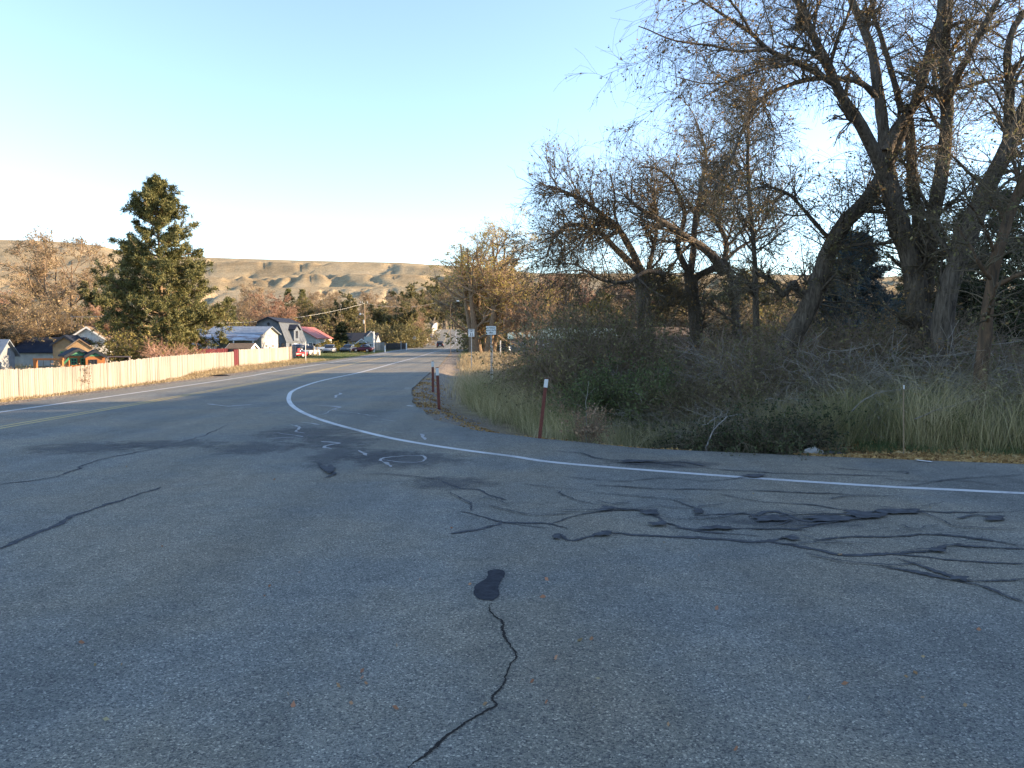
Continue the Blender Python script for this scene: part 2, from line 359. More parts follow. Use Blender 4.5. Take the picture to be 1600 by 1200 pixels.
def catmull(pts, step=6):
    pts = np.array(pts, float); p = np.vstack([2 * pts[0] - pts[1], pts, 2 * pts[-1] - pts[-2]]); out = []
    for i in range(1, len(p) - 2):
        for k in range(step):
            t = k / step
            out.append(.5 * ((2 * p[i]) + (-p[i - 1] + p[i + 1]) * t + (2 * p[i - 1] - 5 * p[i] + 4 * p[i + 1] - p[i + 2]) * t * t + (-p[i - 1] + 3 * p[i] - 3 * p[i + 1] + p[i + 2]) * t ** 3))
    out.append(pts[-1]); return np.array(out)
def ribbon(pts, wdt, z, store, jit=0, rs=None):
    """flat strip along ground points; wdt scalar or per point"""
    pts = np.array(pts)[:, :2]; n = len(pts); wdt = np.broadcast_to(wdt, (n,)).copy()
    t = np.gradient(pts, axis=0); t /= np.linalg.norm(t, axis=1)[:, None] + 1e-9; nr = np.stack([-t[:, 1], t[:, 0]], 1)
    if jit: wl = wdt * (1 + rs.uniform(-jit, jit, n)); wr = wdt * (1 + rs.uniform(-jit, jit, n))
    else: wl = wr = wdt
    L = pts + nr * wl[:, None] / 2; Rr = pts - nr * wr[:, None] / 2; b = len(store[0])
    for i in range(n):
        zz = float(rise(pts[i, 1])) + z + i * 3e-6
        store[0].append((*L[i], zz)); store[0].append((*Rr[i], zz))
    for i in range(n - 1): store[1].append((b + 2 * i + 1, b + 2 * i + 3, b + 2 * i + 2, b + 2 * i))
# edge line that swings round the corner
wr_px = [(1600, 771), (1480, 765), (1360, 759), (1120, 743), (880, 724), (800, 713), (737, 705), (675, 696), (612.5, 685), (565.6, 674), (519, 661.5), (487, 650.6), (465, 640), (453.5, 630), (451.5, 620), (459, 610), (487.5, 599), (519, 591), (566, 581), (618, 567), (650, 558.5), (680, 549.5)]
pw = [P(u, v)[:2] for u, v in wr_px]
pw = [(pw[0][0] + q, pw[0][1] - .225 * q) for q in (60, 30, 15, 8, 4, 2, 1)] + pw + [(-17.0, 197), (-19.7, 260), (-24, 315), (-34, 430), (-64, 620)]
s = ([], []); ribbon(catmull(pw, 10), .17, .004, s); setp(qmesh('edge_line', s[0], s[1], M['white_line']), kind='structure')
s = ([], []); ribbon(catmull(WL, 24), .16, .004, s); setp(qmesh('edge_line', s[0], s[1], M['white_line']), kind='structure')
s = ([], []); yl = catmull(YL, 24)
for o in (-.15, .15): ribbon(yl + [o, 0], .12, .004, s)
setp(qmesh('centre_line', s[0], s[1], M['yellow_line']), kind='structure')

# ------------------------------------------------------------------ sealed cracks, open crack, stains, scuffs
rs = np.random.RandomState(11)
def crack_line(px, wpx, z, store, rough=1.0, step=7):
    g_ = catmull([P(u, v)[:2] for u, v in px], step)
    seg = np.linalg.norm(np.gradient(g_, axis=0), axis=1)
    g_ = g_ + rs.normal(0, 1, g_.shape) * seg[:, None] * .12 * rough
    s_ = np.cumsum(seg); q0 = rs.rand() * 90; amp_ = min(.07, s_[-1] * .03) * min(1, rough)
    g_ = g_ + np.stack([fbm(s_ * 2.2 + q0, s_ * 0, 4), fbm(s_ * 2.2 + q0, s_ * 0 + 7, 4)], 1) * amp_
    k = len(g_); t = np.linspace(0, 1, k)
    ww = wpx * (.45 + .6 * np.abs(fbm(s_ * 1.6 + rs.rand() * 50, t * 0 + 3, 4)) * 2.6) * np.clip(np.minimum(t, 1 - t) * 10 + .3, 0, 1)
    ribbon(g_, ww, z, store, .45, rs)
tar = [  # (pixel polyline, width m)
 ([(0, 857), (60, 832), (120, 806), (180, 784), (252, 761)], .085),
 ([(0, 757), (90, 745), (150, 720), (230, 704), (270, 694), (310, 684), (360, 663)], .05),
 ([(690, 751), (720, 762), (750, 765), (770, 774), (792, 781)], .06),
 ([(705, 834), (740, 828), (775, 821), (790, 816), (830, 818), (860, 819), (892, 826)], .07),
 ([(715, 800), (745, 806), (800, 819), (860, 827)], .04),
 ([(858, 846), (868, 834), (890, 845), (925, 840), (950, 834), (1020, 838), (1100, 841), (1180, 846), (1225, 842)], .085),
 ([(1190, 845), (1240, 852), (1300, 866), (1340, 868), (1400, 866), (1450, 862), (1480, 856)], .08),
 ([(1395, 867), (1440, 870), (1480, 875), (1530, 879), (1600, 882)], .08),
 ([(860, 820), (900, 806), (950, 799), (1000, 798), (1050, 820), (1080, 828), (1130, 834), (1185, 838)], .06),
 ([(1045, 780), (1075, 791), (1098, 800), (1085, 806), (1130, 803), (1200, 806), (1240, 805), (1310, 803), (1400, 800), (1520, 801), (1600, 799)], .06),
 ([(1240, 826), (1290, 818), (1345, 806), (1390, 802), (1440, 800)], .13),
 ([(1170, 808), (1210, 800), (1260, 816), (1310, 808)], .11),
 ([(1050, 826), (1110, 828), (1180, 826), (1260, 829)], .08),
 ([(1120, 771), (1180, 783), (1260, 790), (1350, 801)], .05),
 ([(1270, 844), (1330, 840), (1400, 838), (1460, 836), (1530, 842), (1600, 855)], .07),
 ([(1490, 852), (1540, 856), (1600, 858)], .09),
 ([(1380, 886), (1430, 895), (1480, 906), (1530, 916), (1570, 932), (1600, 942)], .08),
 ([(1400, 872), (1450, 888), (1500, 905), (1545, 908), (1600, 905)], .07),
 ([(870, 767), (905, 782), (960, 792), (1010, 800)], .04),
 ([(930, 758), (1030, 764), (1120, 766), (1200, 768), (1290, 772), (1400, 776)], .045),
 ([(880, 745), (960, 752), (1040, 748), (1110, 752), (1190, 744)], .035),
 ([(845, 704), (910, 709), (940, 718), (1010, 722), (1090, 731), (1200, 739), (1300, 742), (1400, 745)], .05),
 ([(940, 720), (1000, 726), (1060, 722), (1100, 729)], .10),
 ([(1296, 731), (1330, 734), (1370, 737), (1415, 738), (1420, 741)], .06),
 ([(1370, 747), (1440, 752), (1500, 748), (1600, 742)], .045),
 ([(1400, 762), (1480, 752), (1540, 756), (1585, 766)], .045),
 ([(560, 742), (600, 741), (640, 745), (690, 750)], .04),
 ([(496, 723), (512, 735), (524, 741), (508, 748)], .10),
 ([(1495, 811), (1530, 806), (1570, 814)], .12),
 ([(820, 758), (870, 762), (930, 770), (1000, 776), (1090, 783)], .035), ([(760, 790), (800, 800), (840, 806), (900, 803)], .04), ([(1150, 850), (1220, 852), (1300, 848), (1380, 852)], .035),
 ([(1000, 798), (1020, 806), (1060, 812), (1130, 810)], .05), ([(1440, 800), (1470, 812), (1500, 824), (1600, 828)], .04), ([(1260, 866), (1330, 880), (1400, 884), (1440, 880)], .045), ([(700, 770), (730, 786), (740, 800)], .05)]
s = ([], [])
for i, (px, wd) in enumerate(tar): crack_line(px, wd * (.82 if px[0][0] > 600 else .78), .006 + i * .0004, s, 1.0, 12)
for i in range(26):           # fine feeder cracks through the alligatored area
    u, v = rs.uniform(720, 1480), rs.uniform(776, 880); l = rs.uniform(40, 130)
    v = min(v, 776 + (u - 700) * .13)
    px = [(u, v), (u + l * .4, v + rs.uniform(-8, 8)), (u + l, v + rs.uniform(-10, 10))]
    crack_line(px, rs.uniform(.012, .03), .018 + i * .0003, s, 1.4)
setp(qmesh('crack_sealant', s[0], s[1], M['tar']), kind='structure')
mb = MB()
for bi, (bu, bv, ru, rv) in enumerate(((1092, 801, 10, 4), (868, 841, 7, 4), (945, 836, 12, 4), (1012, 803, 16, 4), (1398, 802, 34, 4), (1300, 812, 40, 4), (1236, 842, 16, 3), (1465, 861, 14, 5), (1500, 907, 18, 4), (1205, 813, 24, 5), (948, 797, 11, 3), (1120, 827, 20, 3), (1350, 806, 30, 5), (1553, 812, 16, 3), (1005, 722, 24, 2.5), (1180, 745, 16, 2), (512, 734, 10, 6), (1030, 821, 14, 3))):
    n_ = 26; q0 = rs.rand() * 60; an = np.arange(n_) * 2 * np.pi / n_; rr = .62 + 1.1 * np.clip(fbm(np.cos(an) * 1.6 + q0, np.sin(an) * 1.6 + q0, 4) + .3, -.2, 1)
    mb.poly([(*P(bu + ru * r_ * math.cos(a_), bv - rv * r_ * math.sin(a_))[:2], .024 + bi * .0004) for a_, r_ in zip(an, rr)])
setp(mb.build('sealant_pool', M['tar']), kind='structure')
# bean-shaped tar patch and the open crack running down from it
blob = [(775, 890), (786, 892), (789, 899), (783, 908), (779, 918), (780, 930), (771, 938), (757, 938), (744, 934), (740, 924), (744, 914), (754, 908), (762, 902), (763, 893)]
bp_ = catmull([P(u, v) for u, v in blob + blob[:1]], 5)[:-1]; bp_ = bp_ + rs.normal(0, .004, bp_.shape); bp_[:, 2] = .0065
mb = MB(); mb.poly(bp_); setp(mb.build('tar_patch', mat('fresh_tar', (.045, .047, .054), .9, 0, .25, 14, .3, .05)), kind='structure')
s = ([], [])
crack_line([(766, 940), (764, 950), (770, 960), (782, 972), (780, 984), (784, 995), (788, 1010), (796, 1030), (788, 1042), (784, 1062), (776, 1074), (766, 1086), (774, 1102), (760, 1112), (742, 1126), (726, 1138), (712, 1150), (690, 1168), (672, 1180), (650, 1200), (640, 1215)], .021, .0045, s, 1.9, 9)
setp(qmesh('open_crack', s[0], s[1], M['crack']), kind='structure')
def decal(name, u, v, ru, rv, m, z, rot=0):
    c = P(u, v); a = P(u + ru, v)[0] - c[0]; bb = abs(P(u, v - rv)[1] - P(u, v + rv)[1]) / 2
    n_ = 20; mb = MB(); 
    me = bpy.data.meshes.new(name); vs = [(c[0], c[1], z)]; uvs = [(0, 0)]
    for i in range(n_):
        an = 2 * math.pi * i / n_; vs.append((c[0] + a * math.cos(an), c[1] + bb * math.sin(an + rot), z)); uvs.append((math.cos(an), math.sin(an)))
    me.from_pydata(vs, [], [(0, 1 + i, 1 + (i + 1) % n_) for i in range(n_)])
    ul = me.uv_layers.new(name='UVMap')
    for l in me.loops: ul.data[l.index].uv = uvs[l.vertex_index]
    me.materials.append(m); o = bpy.data.objects.new(name, me); C.objects.link(o); return setp(o, kind='structure')
for i, (u, v, ru, rv) in enumerate([(478, 676, 100, 14), (525, 690, 80, 15), (590, 712, 75, 13), (520, 712, 50, 24), (260, 694, 120, 9), (140, 700, 130, 12), (640, 718, 120, 16), (700, 755, 90, 14), (1040, 725, 110, 9), (1230, 815, 170, 14), (400, 700, 90, 14)]):
    decal('dark_stain', u, v, ru, rv, M['dark_stain'], .0052 + i * .00006)
s = ([], [])
for i, (px, wd) in enumerate([([(428, 676), (470, 682), (450, 684), (410, 685)], .05), ([(455, 664), (470, 668), (462, 674), (476, 677)], .10), ([(500, 690), (530, 693), (505, 698), (520, 702)], .08),
        ([(560, 704), (572, 712)], .08), ([(598, 722), (600, 716), (640, 712), (664, 714), (655, 722), (620, 722), (598, 718)], .06), ([(600, 722), (612, 730)], .08),
        ([(325, 631), (360, 635), (392, 632), (350, 636)], .14), ([(500, 634), (530, 636), (520, 640)], .12), ([(505, 648), (522, 640), (560, 647), (590, 651)], .05),
        ([(525, 622), (529, 614)], .12), ([(658, 678), (664, 688)], .07), ([(655, 678), (690, 676)], .03), ([(616, 676), (650, 675)], .03), ([(470, 660), (500, 664)], .09), ([(590, 655), (620, 659)], .04), ([(420, 631), (480, 632)], .04)]):
    crack_line(px, wd, .0075 + i * .0003, s, 1.0, 6)
setp(qmesh('pale_scuff', s[0], s[1], paint_mat('pale_scuff_marks', (.30, .30, .30), .47, (.18, .18, .185))), kind='structure')
s = ([], [])
for px in ([(636, 634.6), (646, 635.4)], [(632, 607), (640, 607)], [(1432, 720), (1456, 723)]):
    ribbon([P(u, v)[:2] for u, v in px], .10, .02, s)
setp(qmesh('shoulder_mark', s[0], s[1], M['reflector']), kind='structure')

# ------------------------------------------------------------------ hills
ridge = np.array([(-900, 372), (-300, 372), (0, 376), (80, 378), (160, 385), (200, 395), (300, 403), (400, 406), (540, 410), (620, 411), (700, 416), (840, 428), (1100, 431), (1600, 440), (2600, 440)], float)
hy = grid_axis([(470, 800, 6), (800, 1700, 14), (1700, 2600, 30), (2600, 3800, 120)])
hu = np.linspace(-700, 2300, 420)
U, YY = np.meshgrid(hu, hy); XX = (U - 800) / F * YY
vr = np.interp(U, ridge[:, 0], ridge[:, 1])
k1 = sm(520, 640, YY); 
terr = 452 + 6 * fbm(U * .006, YY * 0, 2) + np.interp(U, [-200, 300, 450, 2000], [14, 6, 0, 4])
v1 = 536 + (terr + 18 - 536) * sm(480, 700, YY); v1 = v1 + (-18) * sm(690, 760, YY)
tgt = v1 + (vr - v1) * (sm(900, 2400, YY) * .55 + .45 * np.clip((YY - 800) / 1500, 0, 1) ** .9)
tgt = tgt + 9 * sm(2450, 3600, YY)
ZZ = H + (530 - tgt) / F * YY
wx = XX + 90 * fbm(XX * .003, YY * .003, 3)
gul = np.abs(fbm(wx * .010 + YY * .0022, YY * .0022, 3)) ; gul = -np.clip(.10 - gul, 0, 1) * 88
gul2 = np.abs(fbm(wx * .028 + YY * .004, YY * .006 + 9, 3)); gul2 = -np.clip(.11 - gul2, 0, 1) * 66
amp = sm(520, 700, YY) * (1 - .75 * sm(2100, 2400, YY))
ZZ = ZZ + (gul * sm(900, 1500, YY) + gul2 * (1 - .55 * sm(900, 1700, YY)) * (1 - .8 * sm(740, 800, YY) * (1 - sm(900, 1000, YY)))) * amp + fbm(XX * .003, YY * .006, 4) * 5 * amp
ZZ = ZZ + 12 * np.sin(YY / 95 + 2.5 * fbm(XX * .002, YY * .002, 3)) * sm(950, 1200, YY) * (1 - sm(2000, 2400, YY))
ZZ = np.where(YY < 500, ZZ - 4, ZZ)
ny, nx = YY.shape; idx = np.arange(nx * ny).reshape(ny, nx)
Q = np.stack([idx[:-1, :-1], idx[:-1, 1:], idx[1:, 1:], idx[1:, :-1]], -1).reshape(-1, 4)
setp(qmesh('hills', np.stack([XX, YY, ZZ], -1).reshape(-1, 3), Q, M['hill'], smooth=True), kind='structure')
# unseen bluff added off to the right to cast the shadow over the junction
bx = np.linspace(0, 1, 30); by = np.concatenate([np.linspace(-260, 50, 60), np.linspace(51, 66, 26)])
V = []
for y in by:
    for t in bx:
        x = 62 + t * 150
        h = 21.9 + .6 * fbm(y * .12, 2.2, 3) + 2.0 * t
        face = sm(-.001, .06, t)
        end = 1 - sm(61.0, 63.5, y - (x - 62) * math.tan(R(8)) + .3 * fbm(x * .1, 1, 2)) 
        V.append((x + 3 * fbm(y * .05, t * 2, 3) * (t < .5), y + (x - 62) * math.tan(R(8)) * sm(0, 50, y), -1 + (h + 1 + fbm(x * .08, y * .08, 3)) * face * end))
ny, nx = len(by), len(bx); idx = np.arange(nx * ny).reshape(ny, nx)
Q = np.stack([idx[:-1, :-1], idx[:-1, 1:], idx[1:, 1:], idx[1:, :-1]], -1).reshape(-1, 4)
setp(qmesh('shadow_bluff', V, Q, M['hill'], smooth=True), kind='structure')

# ------------------------------------------------------------------ vegetation machinery (all numpy)
def nrm(a): return a / (np.linalg.norm(a, axis=-1, keepdims=True) + 1e-9)
def walk(S, D, L, n, wob, up, rs):
    K = len(S); pts = np.zeros((K, n, 3)); pts[:, 0] = S; D = nrm(D); step = (L / (n - 1))[:, None]
    for i in range(1, n):
        D = nrm(D + rs.normal(0, wob, (K, 3)) + np.array([0, 0, up]) / (n - 1)); pts[:, i] = pts[:, i - 1] + D * step
    return pts
def spawn(Pa, Ra, K, rs, n=4, lf=(.35, .7), ang=(35, 65), wob=.18, up=.1, tmin=.15, rf=.6, rtip=.35, bias=1.0, absl=None, maxr=None):
    """children on parent polylines Pa (M,N,3), radii Ra (M,N)"""
    Mn, N, _ = Pa.shape; Ls = np.linalg.norm(np.diff(Pa, axis=1), axis=2).sum(1)
    pid = rs.choice(Mn, K, p=Ls / Ls.sum()); t = tmin + (1 - tmin) * rs.rand(K) ** bias
    f = np.clip(t * (N - 1), 0, N - 1 - 1e-6); i0 = f.astype(int); fr = (f - i0)[:, None]
    p = Pa[pid, i0] * (1 - fr) + Pa[pid, i0 + 1] * fr; tan = nrm(Pa[pid, i0 + 1] - Pa[pid, i0])
    r = Ra[pid, i0] * (1 - fr[:, 0]) + Ra[pid, i0 + 1] * fr[:, 0]
    q = rs.normal(0, 1, (K, 3)); q = nrm(q - (q * tan).sum(1, keepdims=True) * tan)
    a = np.radians(rs.uniform(*ang, K))[:, None]; d = tan * np.cos(a) + q * np.sin(a)
    L = (Ls[pid] * rs.uniform(*lf, K) * (1.15 - .55 * t)) if absl is None else rs.uniform(*absl, K)
    pts = walk(p, d, L, n, wob, up, rs)
    r0 = r * rf if maxr is None else np.minimum(r * rf, maxr)
    return pts, r0[:, None] * np.linspace(1, rtip, n)[None]
def tubes(Pa, Ra, k):
    """(K,n,3) centre lines -> verts, quads"""
    K, n, _ = Pa.shape; t = np.gradient(Pa, axis=1); t = nrm(t); m = nrm(Pa[:, -1] - Pa[:, 0])
    ref = np.where(np.abs(m[:, 2:3]) > .8, np.array([[1., 0, 0]]), np.array([[0, 0, 1.]]))[:, None]
    a = nrm(np.cross(t, np.broadcast_to(ref, t.shape))); b = np.cross(t, a)
    an = 2 * np.pi * np.arange(k) / k
    V = Pa[:, :, None] + (a[:, :, None] * np.cos(an)[None, None, :, None] + b[:, :, None] * np.sin(an)[None, None, :, None]) * Ra[:, :, None, None]
    i = np.arange(K * n * k).reshape(K, n, k); j = np.roll(i, -1, axis=2)
    Q = np.stack([i[:, :-1], j[:, :-1], j[:, 1:], i[:, 1:]], -1).reshape(-1, 4)
    return V.reshape(-1, 3), Q
def cards(Pt, size, rs, asp=1.6, flat=0, dirs=None):
    """small folded-leaf quads at points"""
    K = len(Pt); a = nrm(rs.normal(0, 1, (K, 3))) if dirs is None else nrm(dirs + rs.normal(0, .45, (K, 3)))
    q = rs.normal(0, 1, (K, 3)) * np.array([1, 1, 1 - flat]); b = nrm(np.cross(a, q)); s = size if np.ndim(size) else np.full(K, size)
    s = s[:, None] * rs.uniform(.6, 1.3, (K, 1)); a = a * s * asp / 2; b = b * s / 2
    V = np.stack([Pt - a, Pt + b * .9 + a * .1, Pt + a, Pt - b * .9 + a * .1], 1)
    return V.reshape(-1, 3), np.arange(K * 4).reshape(K, 4)
def along(Pa, K, rs, tmin=.2, jit=.03):
    Mn, N, _ = Pa.shape; pid = rs.randint(0, Mn, K); f = np.clip((tmin + (1 - tmin) * rs.rand(K)) * (N - 1), 0, N - 1 - 1e-6); i0 = f.astype(int); fr = (f - i0)[:, None]
    return Pa[pid, i0] * (1 - fr) + Pa[pid, i0 + 1] * fr + rs.normal(0, jit, (K, 3))
class VM:
    def __init__(s): s.V = []; s.Q = []; s.m = []; s.n = 0
    def add(s, V, Q, m=0): s.V.append(V); s.Q.append(Q + s.n); s.m.append(np.full(len(Q), m)); s.n += len(V)
    def tub(s, Pa, Ra, k=3, m=0): s.add(*tubes(Pa, Ra, k), m)
    def build(s, name, mats, parent=None, smooth=False): return qmesh(name, np.concatenate(s.V), np.concatenate(s.Q), mats, np.concatenate(s.m), parent, smooth)
def poly3(pts, n):
    """resample a control polyline smoothly to n points"""
    c = catmull(pts, 8); L = np.concatenate([[0], np.cumsum(np.linalg.norm(np.diff(c, axis=0), axis=1))]); t = np.linspace(0, L[-1], n)
    return np.stack([np.interp(t, L, c[:, k]) for k in range(3)], 1)

B = {}
B['dark'] = bark_mat('dark_furrowed_bark', (.045, .037, .031), (.18, .15, .12), 5)
B['grey'] = bark_mat('grey_bark', (.075, .065, .055), (.24, .205, .17), 6)
B['tan'] = bark_mat('tan_bark', (.13, .09, .06), (.30, .22, .15), 6)
B['orange'] = bark_mat('orange_flaking_bark', (.06, .047, .037), (.19, .12, .075), 3)
B['twig_dark'] = leaf_mat('dark_twigs', [(.06, .05, .035), (.17, .135, .09)], 0)
B['twig_grey'] = leaf_mat('bleached_grey_twigs', [(.15, .135, .115), (.28, .25, .215), (.44, .40, .35)], 0)
B['twig_brown'] = leaf_mat('brown_twigs', [(.14, .10, .07), (.28, .21, .15)], 0)
B['twig_pale'] = leaf_mat('pale_tan_twigs', [(.26, .18, .12), (.42, .31, .21)], 0)
B['twig_red'] = leaf_mat('reddish_twigs', [(.26, .14, .10), (.46, .28, .20)], 0)
LV = {}
LV['brown'] = leaf_mat('dry_brown_leaves', [(.09, .07, .035), (.17, .125, .05), (.30, .18, .07), (.40, .26, .10)], .4)
LV['olive'] = leaf_mat('olive_leaves', [(.075, .075, .035), (.13, .125, .055), (.21, .19, .085), (.30, .25, .12)], .35)
LV['gold'] = leaf_mat('golden_leaves', [(.18, .13, .03), (.36, .26, .05), (.50, .37, .08)], .4)
LV['yellowgreen'] = leaf_mat('yellow_green_leaves', [(.10, .10, .035), (.20, .18, .06), (.33, .27, .09)], .35)
LV['tan'] = leaf_mat('tan_seed_and_leaf', [(.17, .125, .065), (.27, .205, .11), (.36, .28, .16)], .3)
LV['russet'] = leaf_mat('russet_leaves', [(.15, .095, .06), (.28, .18, .11), (.40, .27, .17)], .25)
LV['pine'] = leaf_mat('pine_needles', [(.065, .07, .027), (.14, .14, .052), (.26, .235, .10)], .2)
LV['spruce'] = leaf_mat('blue_spruce_needles', [(.03, .045, .05), (.065, .09, .095), (.12, .15, .155)], .1)
LV['cedar'] = leaf_mat('dark_cedar_sprays', [(.018, .026, .012), (.04, .05, .022), (.08, .088, .038)], .15)
LV['green'] = leaf_mat('fresh_green_leaves', [(.06, .08, .03), (.105, .13, .05), (.16, .19, .08)], .35)
LV['greygreen'] = leaf_mat('grey_green_leaves', [(.04, .045, .03), (.085, .09, .06), (.14, .14, .09)], .25)
LV['grass_dry'] = leaf_mat('dry_grass_blades', [(.20, .15, .08), (.36, .28, .16), (.52, .42, .26)], .3, scale=.8)
LV['grass_mix'] = leaf_mat('mixed_grass_blades', [(.12, .135, .055), (.25, .235, .11), (.48, .40, .22), (.64, .55, .35)], .3, scale=.5)
LV['grass_green'] = leaf_mat('green_grass_blades', [(.055, .08, .03), (.11, .14, .055), (.20, .20, .09)], .3, scale=.5)
LV['litter'] = leaf_mat('fallen_leaf_litter', [(.10, .05, .025), (.28, .16, .06), (.44, .28, .11), (.50, .36, .18)], .1)
LV['litter_red'] = leaf_mat('fallen_leaves_on_road', [(.22, .11, .07), (.36, .18, .11), (.30, .20, .12), (.34, .30, .17)], .1)

# ------------------------------------------------------------------ generic trees (variant prototypes, copied)
PARK = []
def deciduous(name, seed, Ht, spread, bark, twig, leaf, nleaf=5000, trunks=1, lsize=.12, fork=.28, n1=16, n2=130, n3=1400, droop=0.0, twr=.010, tr=None, up1=.5):
    rs = np.random.RandomState(seed); t = thing(name, name, 'tree'); tm = VM(); cm = VM()
    tr = tr or Ht * .026; T = []
    for k in range(trunks):
        a = 2 * math.pi * (k + rs.rand() * .6) / trunks; lean = (.10 if trunks == 1 else .28) * spread
        top = np.array([math.cos(a) * lean * Ht * .5, math.sin(a) * lean * Ht * .5, Ht * rs.uniform(.78, .9)])
        b = np.array([math.cos(a), math.sin(a), 0]) * tr * (0 if trunks == 1 else 1.3)
        T.append(poly3([b - [0, 0, .4], b + top * [.15, .15, .2] + rs.normal(0, .015 * Ht, 3), b + top * [.5, .5, .55] + rs.normal(0, .02 * Ht, 3), top], 12))
    T = np.array(T); Rt = tr / (trunks ** .4) * np.linspace(1, .15, 12)[None] ** .9 * np.ones((trunks, 1)); Rt[:, 0] *= 1.35
    tm.tub(T, Rt, 9)
    P1, R1 = spawn(T, Rt, n1 * trunks if trunks < 3 else int(n1 * 1.7), rs, 7, (.30 * spread, .58 * spread), (30, 62), .12, up1, fork, .62)
    tm.tub(P1, R1, 6)
    P2, R2 = spawn(P1, R1, n2, rs, 6, (.35, .7), (25, 60), .16, .25 - droop, .15, .65); cm.tub(P2, np.maximum(R2, twr), 4)
    A = np.concatenate([P2]); P3, R3 = spawn(P2, R2, n3, rs, 5, (.3, .75), (20, 60), .22, .15 - droop * 1.6, .1, .6, .5); cm.tub(P3, np.maximum(R3, twr * .75), 3)
    P4, R4 = spawn(P3, R3, n3 * 2, rs, 3, (.3, .8), (20, 60), .25, -.1 - droop, .1, .6, .5); cm.tub(P4, np.maximum(R4, twr * .55), 3)
    if nleaf:
        k = nleaf // 2; pt = np.concatenate([along(P3, k, rs, .3, Ht * .006), along(P4, nleaf - k, rs, .2, Ht * .006)]); cm.add(*cards(pt, lsize, rs), 1)
    tm.build('trunk', bark, t, True); cm.build('crown', [twig, leaf], t)
    t['h'] = Ht; PARK.append(t); return t
def conifer(name, seed, Ht, prof, bark, leaf, nbr=110, clumps=22, needles=16, nl=.26, nw=.05, droop=-.15, base=.08, clump_r=.28, bare=0, parent_label=None):
    """prof: list of (height fraction, half width in m)"""
    rs = np.random.RandomState(seed); t = thing(name, name, 'tree'); tm = VM(); cm = VM()
    tk = poly3([[0, 0, -.4], [Ht * .004, 0, Ht * .4], [-Ht * .003, .05, Ht]], 12)[None]; Rt = (Ht * .017 * np.linspace(1, .06, 12))[None]; tm.tub(tk, Rt, 8)
    f = base + (1 - base) * np.sort(rs.rand(nbr) ** 1.05) * .985; pf = np.array(prof); L = np.interp(f, pf[:, 0], pf[:, 1]) * rs.uniform(.72, 1.18, nbr)
    az = np.arange(nbr) * 2.399 + rs.normal(0, .3, nbr); S = np.stack([0 * f, 0 * f, f * Ht], 1)
    el = np.interp(f, [0, .5, 1], [-.05, .15, .9]) + rs.normal(0, .1, nbr)
    D = np.stack([np.cos(az), np.sin(az), el], 1); P1 = walk(S, D, L, 7, .07, .25, rs); R1 = (Ht * .0028 + L * .006)[:, None] * np.linspace(1, .3, 7)[None]
    cm.tub(P1, R1, 4, 0)
    P2, R2 = spawn(P1, R1, nbr * 5, rs, 4, (.22, .5), (30, 65), .12, .25, .25, .6); cm.tub(P2, R2, 3, 0)
    n_ = nbr * clumps; ctr = np.concatenate([along(P1, n_ // 3, rs, .3, .05), along(P2, n_ - n_ // 3, rs, .3, .08)])
    pt = np.repeat(ctr, needles, 0) ; dd = nrm(rs.normal(0, 1, pt.shape) + np.array([0, 0, .5 + droop])); pt = pt + dd * clump_r * rs.rand(len(pt), 1)
    cm.add(*cards(pt, nw, rs, nl / nw, 0, dd), 1)
    tm.build('trunk', bark, t, True); cm.build('crown', [bark, leaf], t); t['h'] = Ht; PARK.append(t); return t
used = set()
def plant(proto, u, v_top, D, label, cat='tree', group=None, rz=None, z=None, wide=1.0, name=None, Hm=None):
    """stand a tree so that its foot is at depth D under pixel column u, its top at pixel row v_top"""
    p = at(u, 530, D); zz = gz(p[0], D) if z is None else z
    h = Hm or (at(u, v_top, D)[2] - zz); s = h / proto['h']
    rz = random.uniform(0, 6.28) if rz is None else rz
    sc3 = (s * wide, s * wide, s)
    if proto.name not in used:
        used.add(proto.name); o = proto; o.location = (p[0], D, zz); o.rotation_euler = (0, 0, rz); o.scale = sc3; o['label'] = label
    else: o = dup(proto, (p[0], D, zz), rz, sc3, label)
    o['category'] = cat
    if group: o['group'] = group
    if name: o.name = name
    return o

# the tall pine behind the board fence
pine = conifer('pine_tree', 5, 18.0, [(0, 2.5), (.05, 4.6), (.1, 5.6), (.2, 6.0), (.36, 5.6), (.46, 5.2), (.52, 4.3), (.6, 3.6), (.7, 3.1), (.8, 2.6), (.9, 1.7), (.97, .9), (1, .3)],
    B['tan'], LV['pine'], 190, 34, 24, .36, .075, clump_r=.36, base=.05)
plant(pine, 252, 283, 72, 'tall full dark green pine standing alone behind the board fence', rz=.6, wide=.98)
fir = conifer('evergreen_tree', 8, 10, [(0, 1.5), (.1, 2.4), (.4, 2.0), (.75, 1.1), (1, .15)], B['grey'], LV['pine'], 70, 18, 14, .34, .09, clump_r=.3)
spruce = conifer('blue_spruce', 9, 7.2, [(0, 2.0), (.3, 2.2), (.55, 1.9), (.78, 1.4), (.92, .8), (1, .25)], B['grey'], LV['spruce'], 240, 34, 13, .15, .04, clump_r=.13, base=.02)
cedar = conifer('cedar_tree', 12, 9.5, [(0, 1.8), (.15, 2.3), (.5, 2.0), (.8, 1.3), (.95, .6), (1, .1)], B['grey'], LV['cedar'], 130, 15, 11, .24, .06, clump_r=.28)
column = conifer('columnar_cypress', 14, 3.5, [(0, .5), (.2, .75), (.7, .7), (.9, .45), (1, .1)], B['grey'], LV['cedar'], 60, 16, 14, .22, .09, clump_r=.18, base=.02)

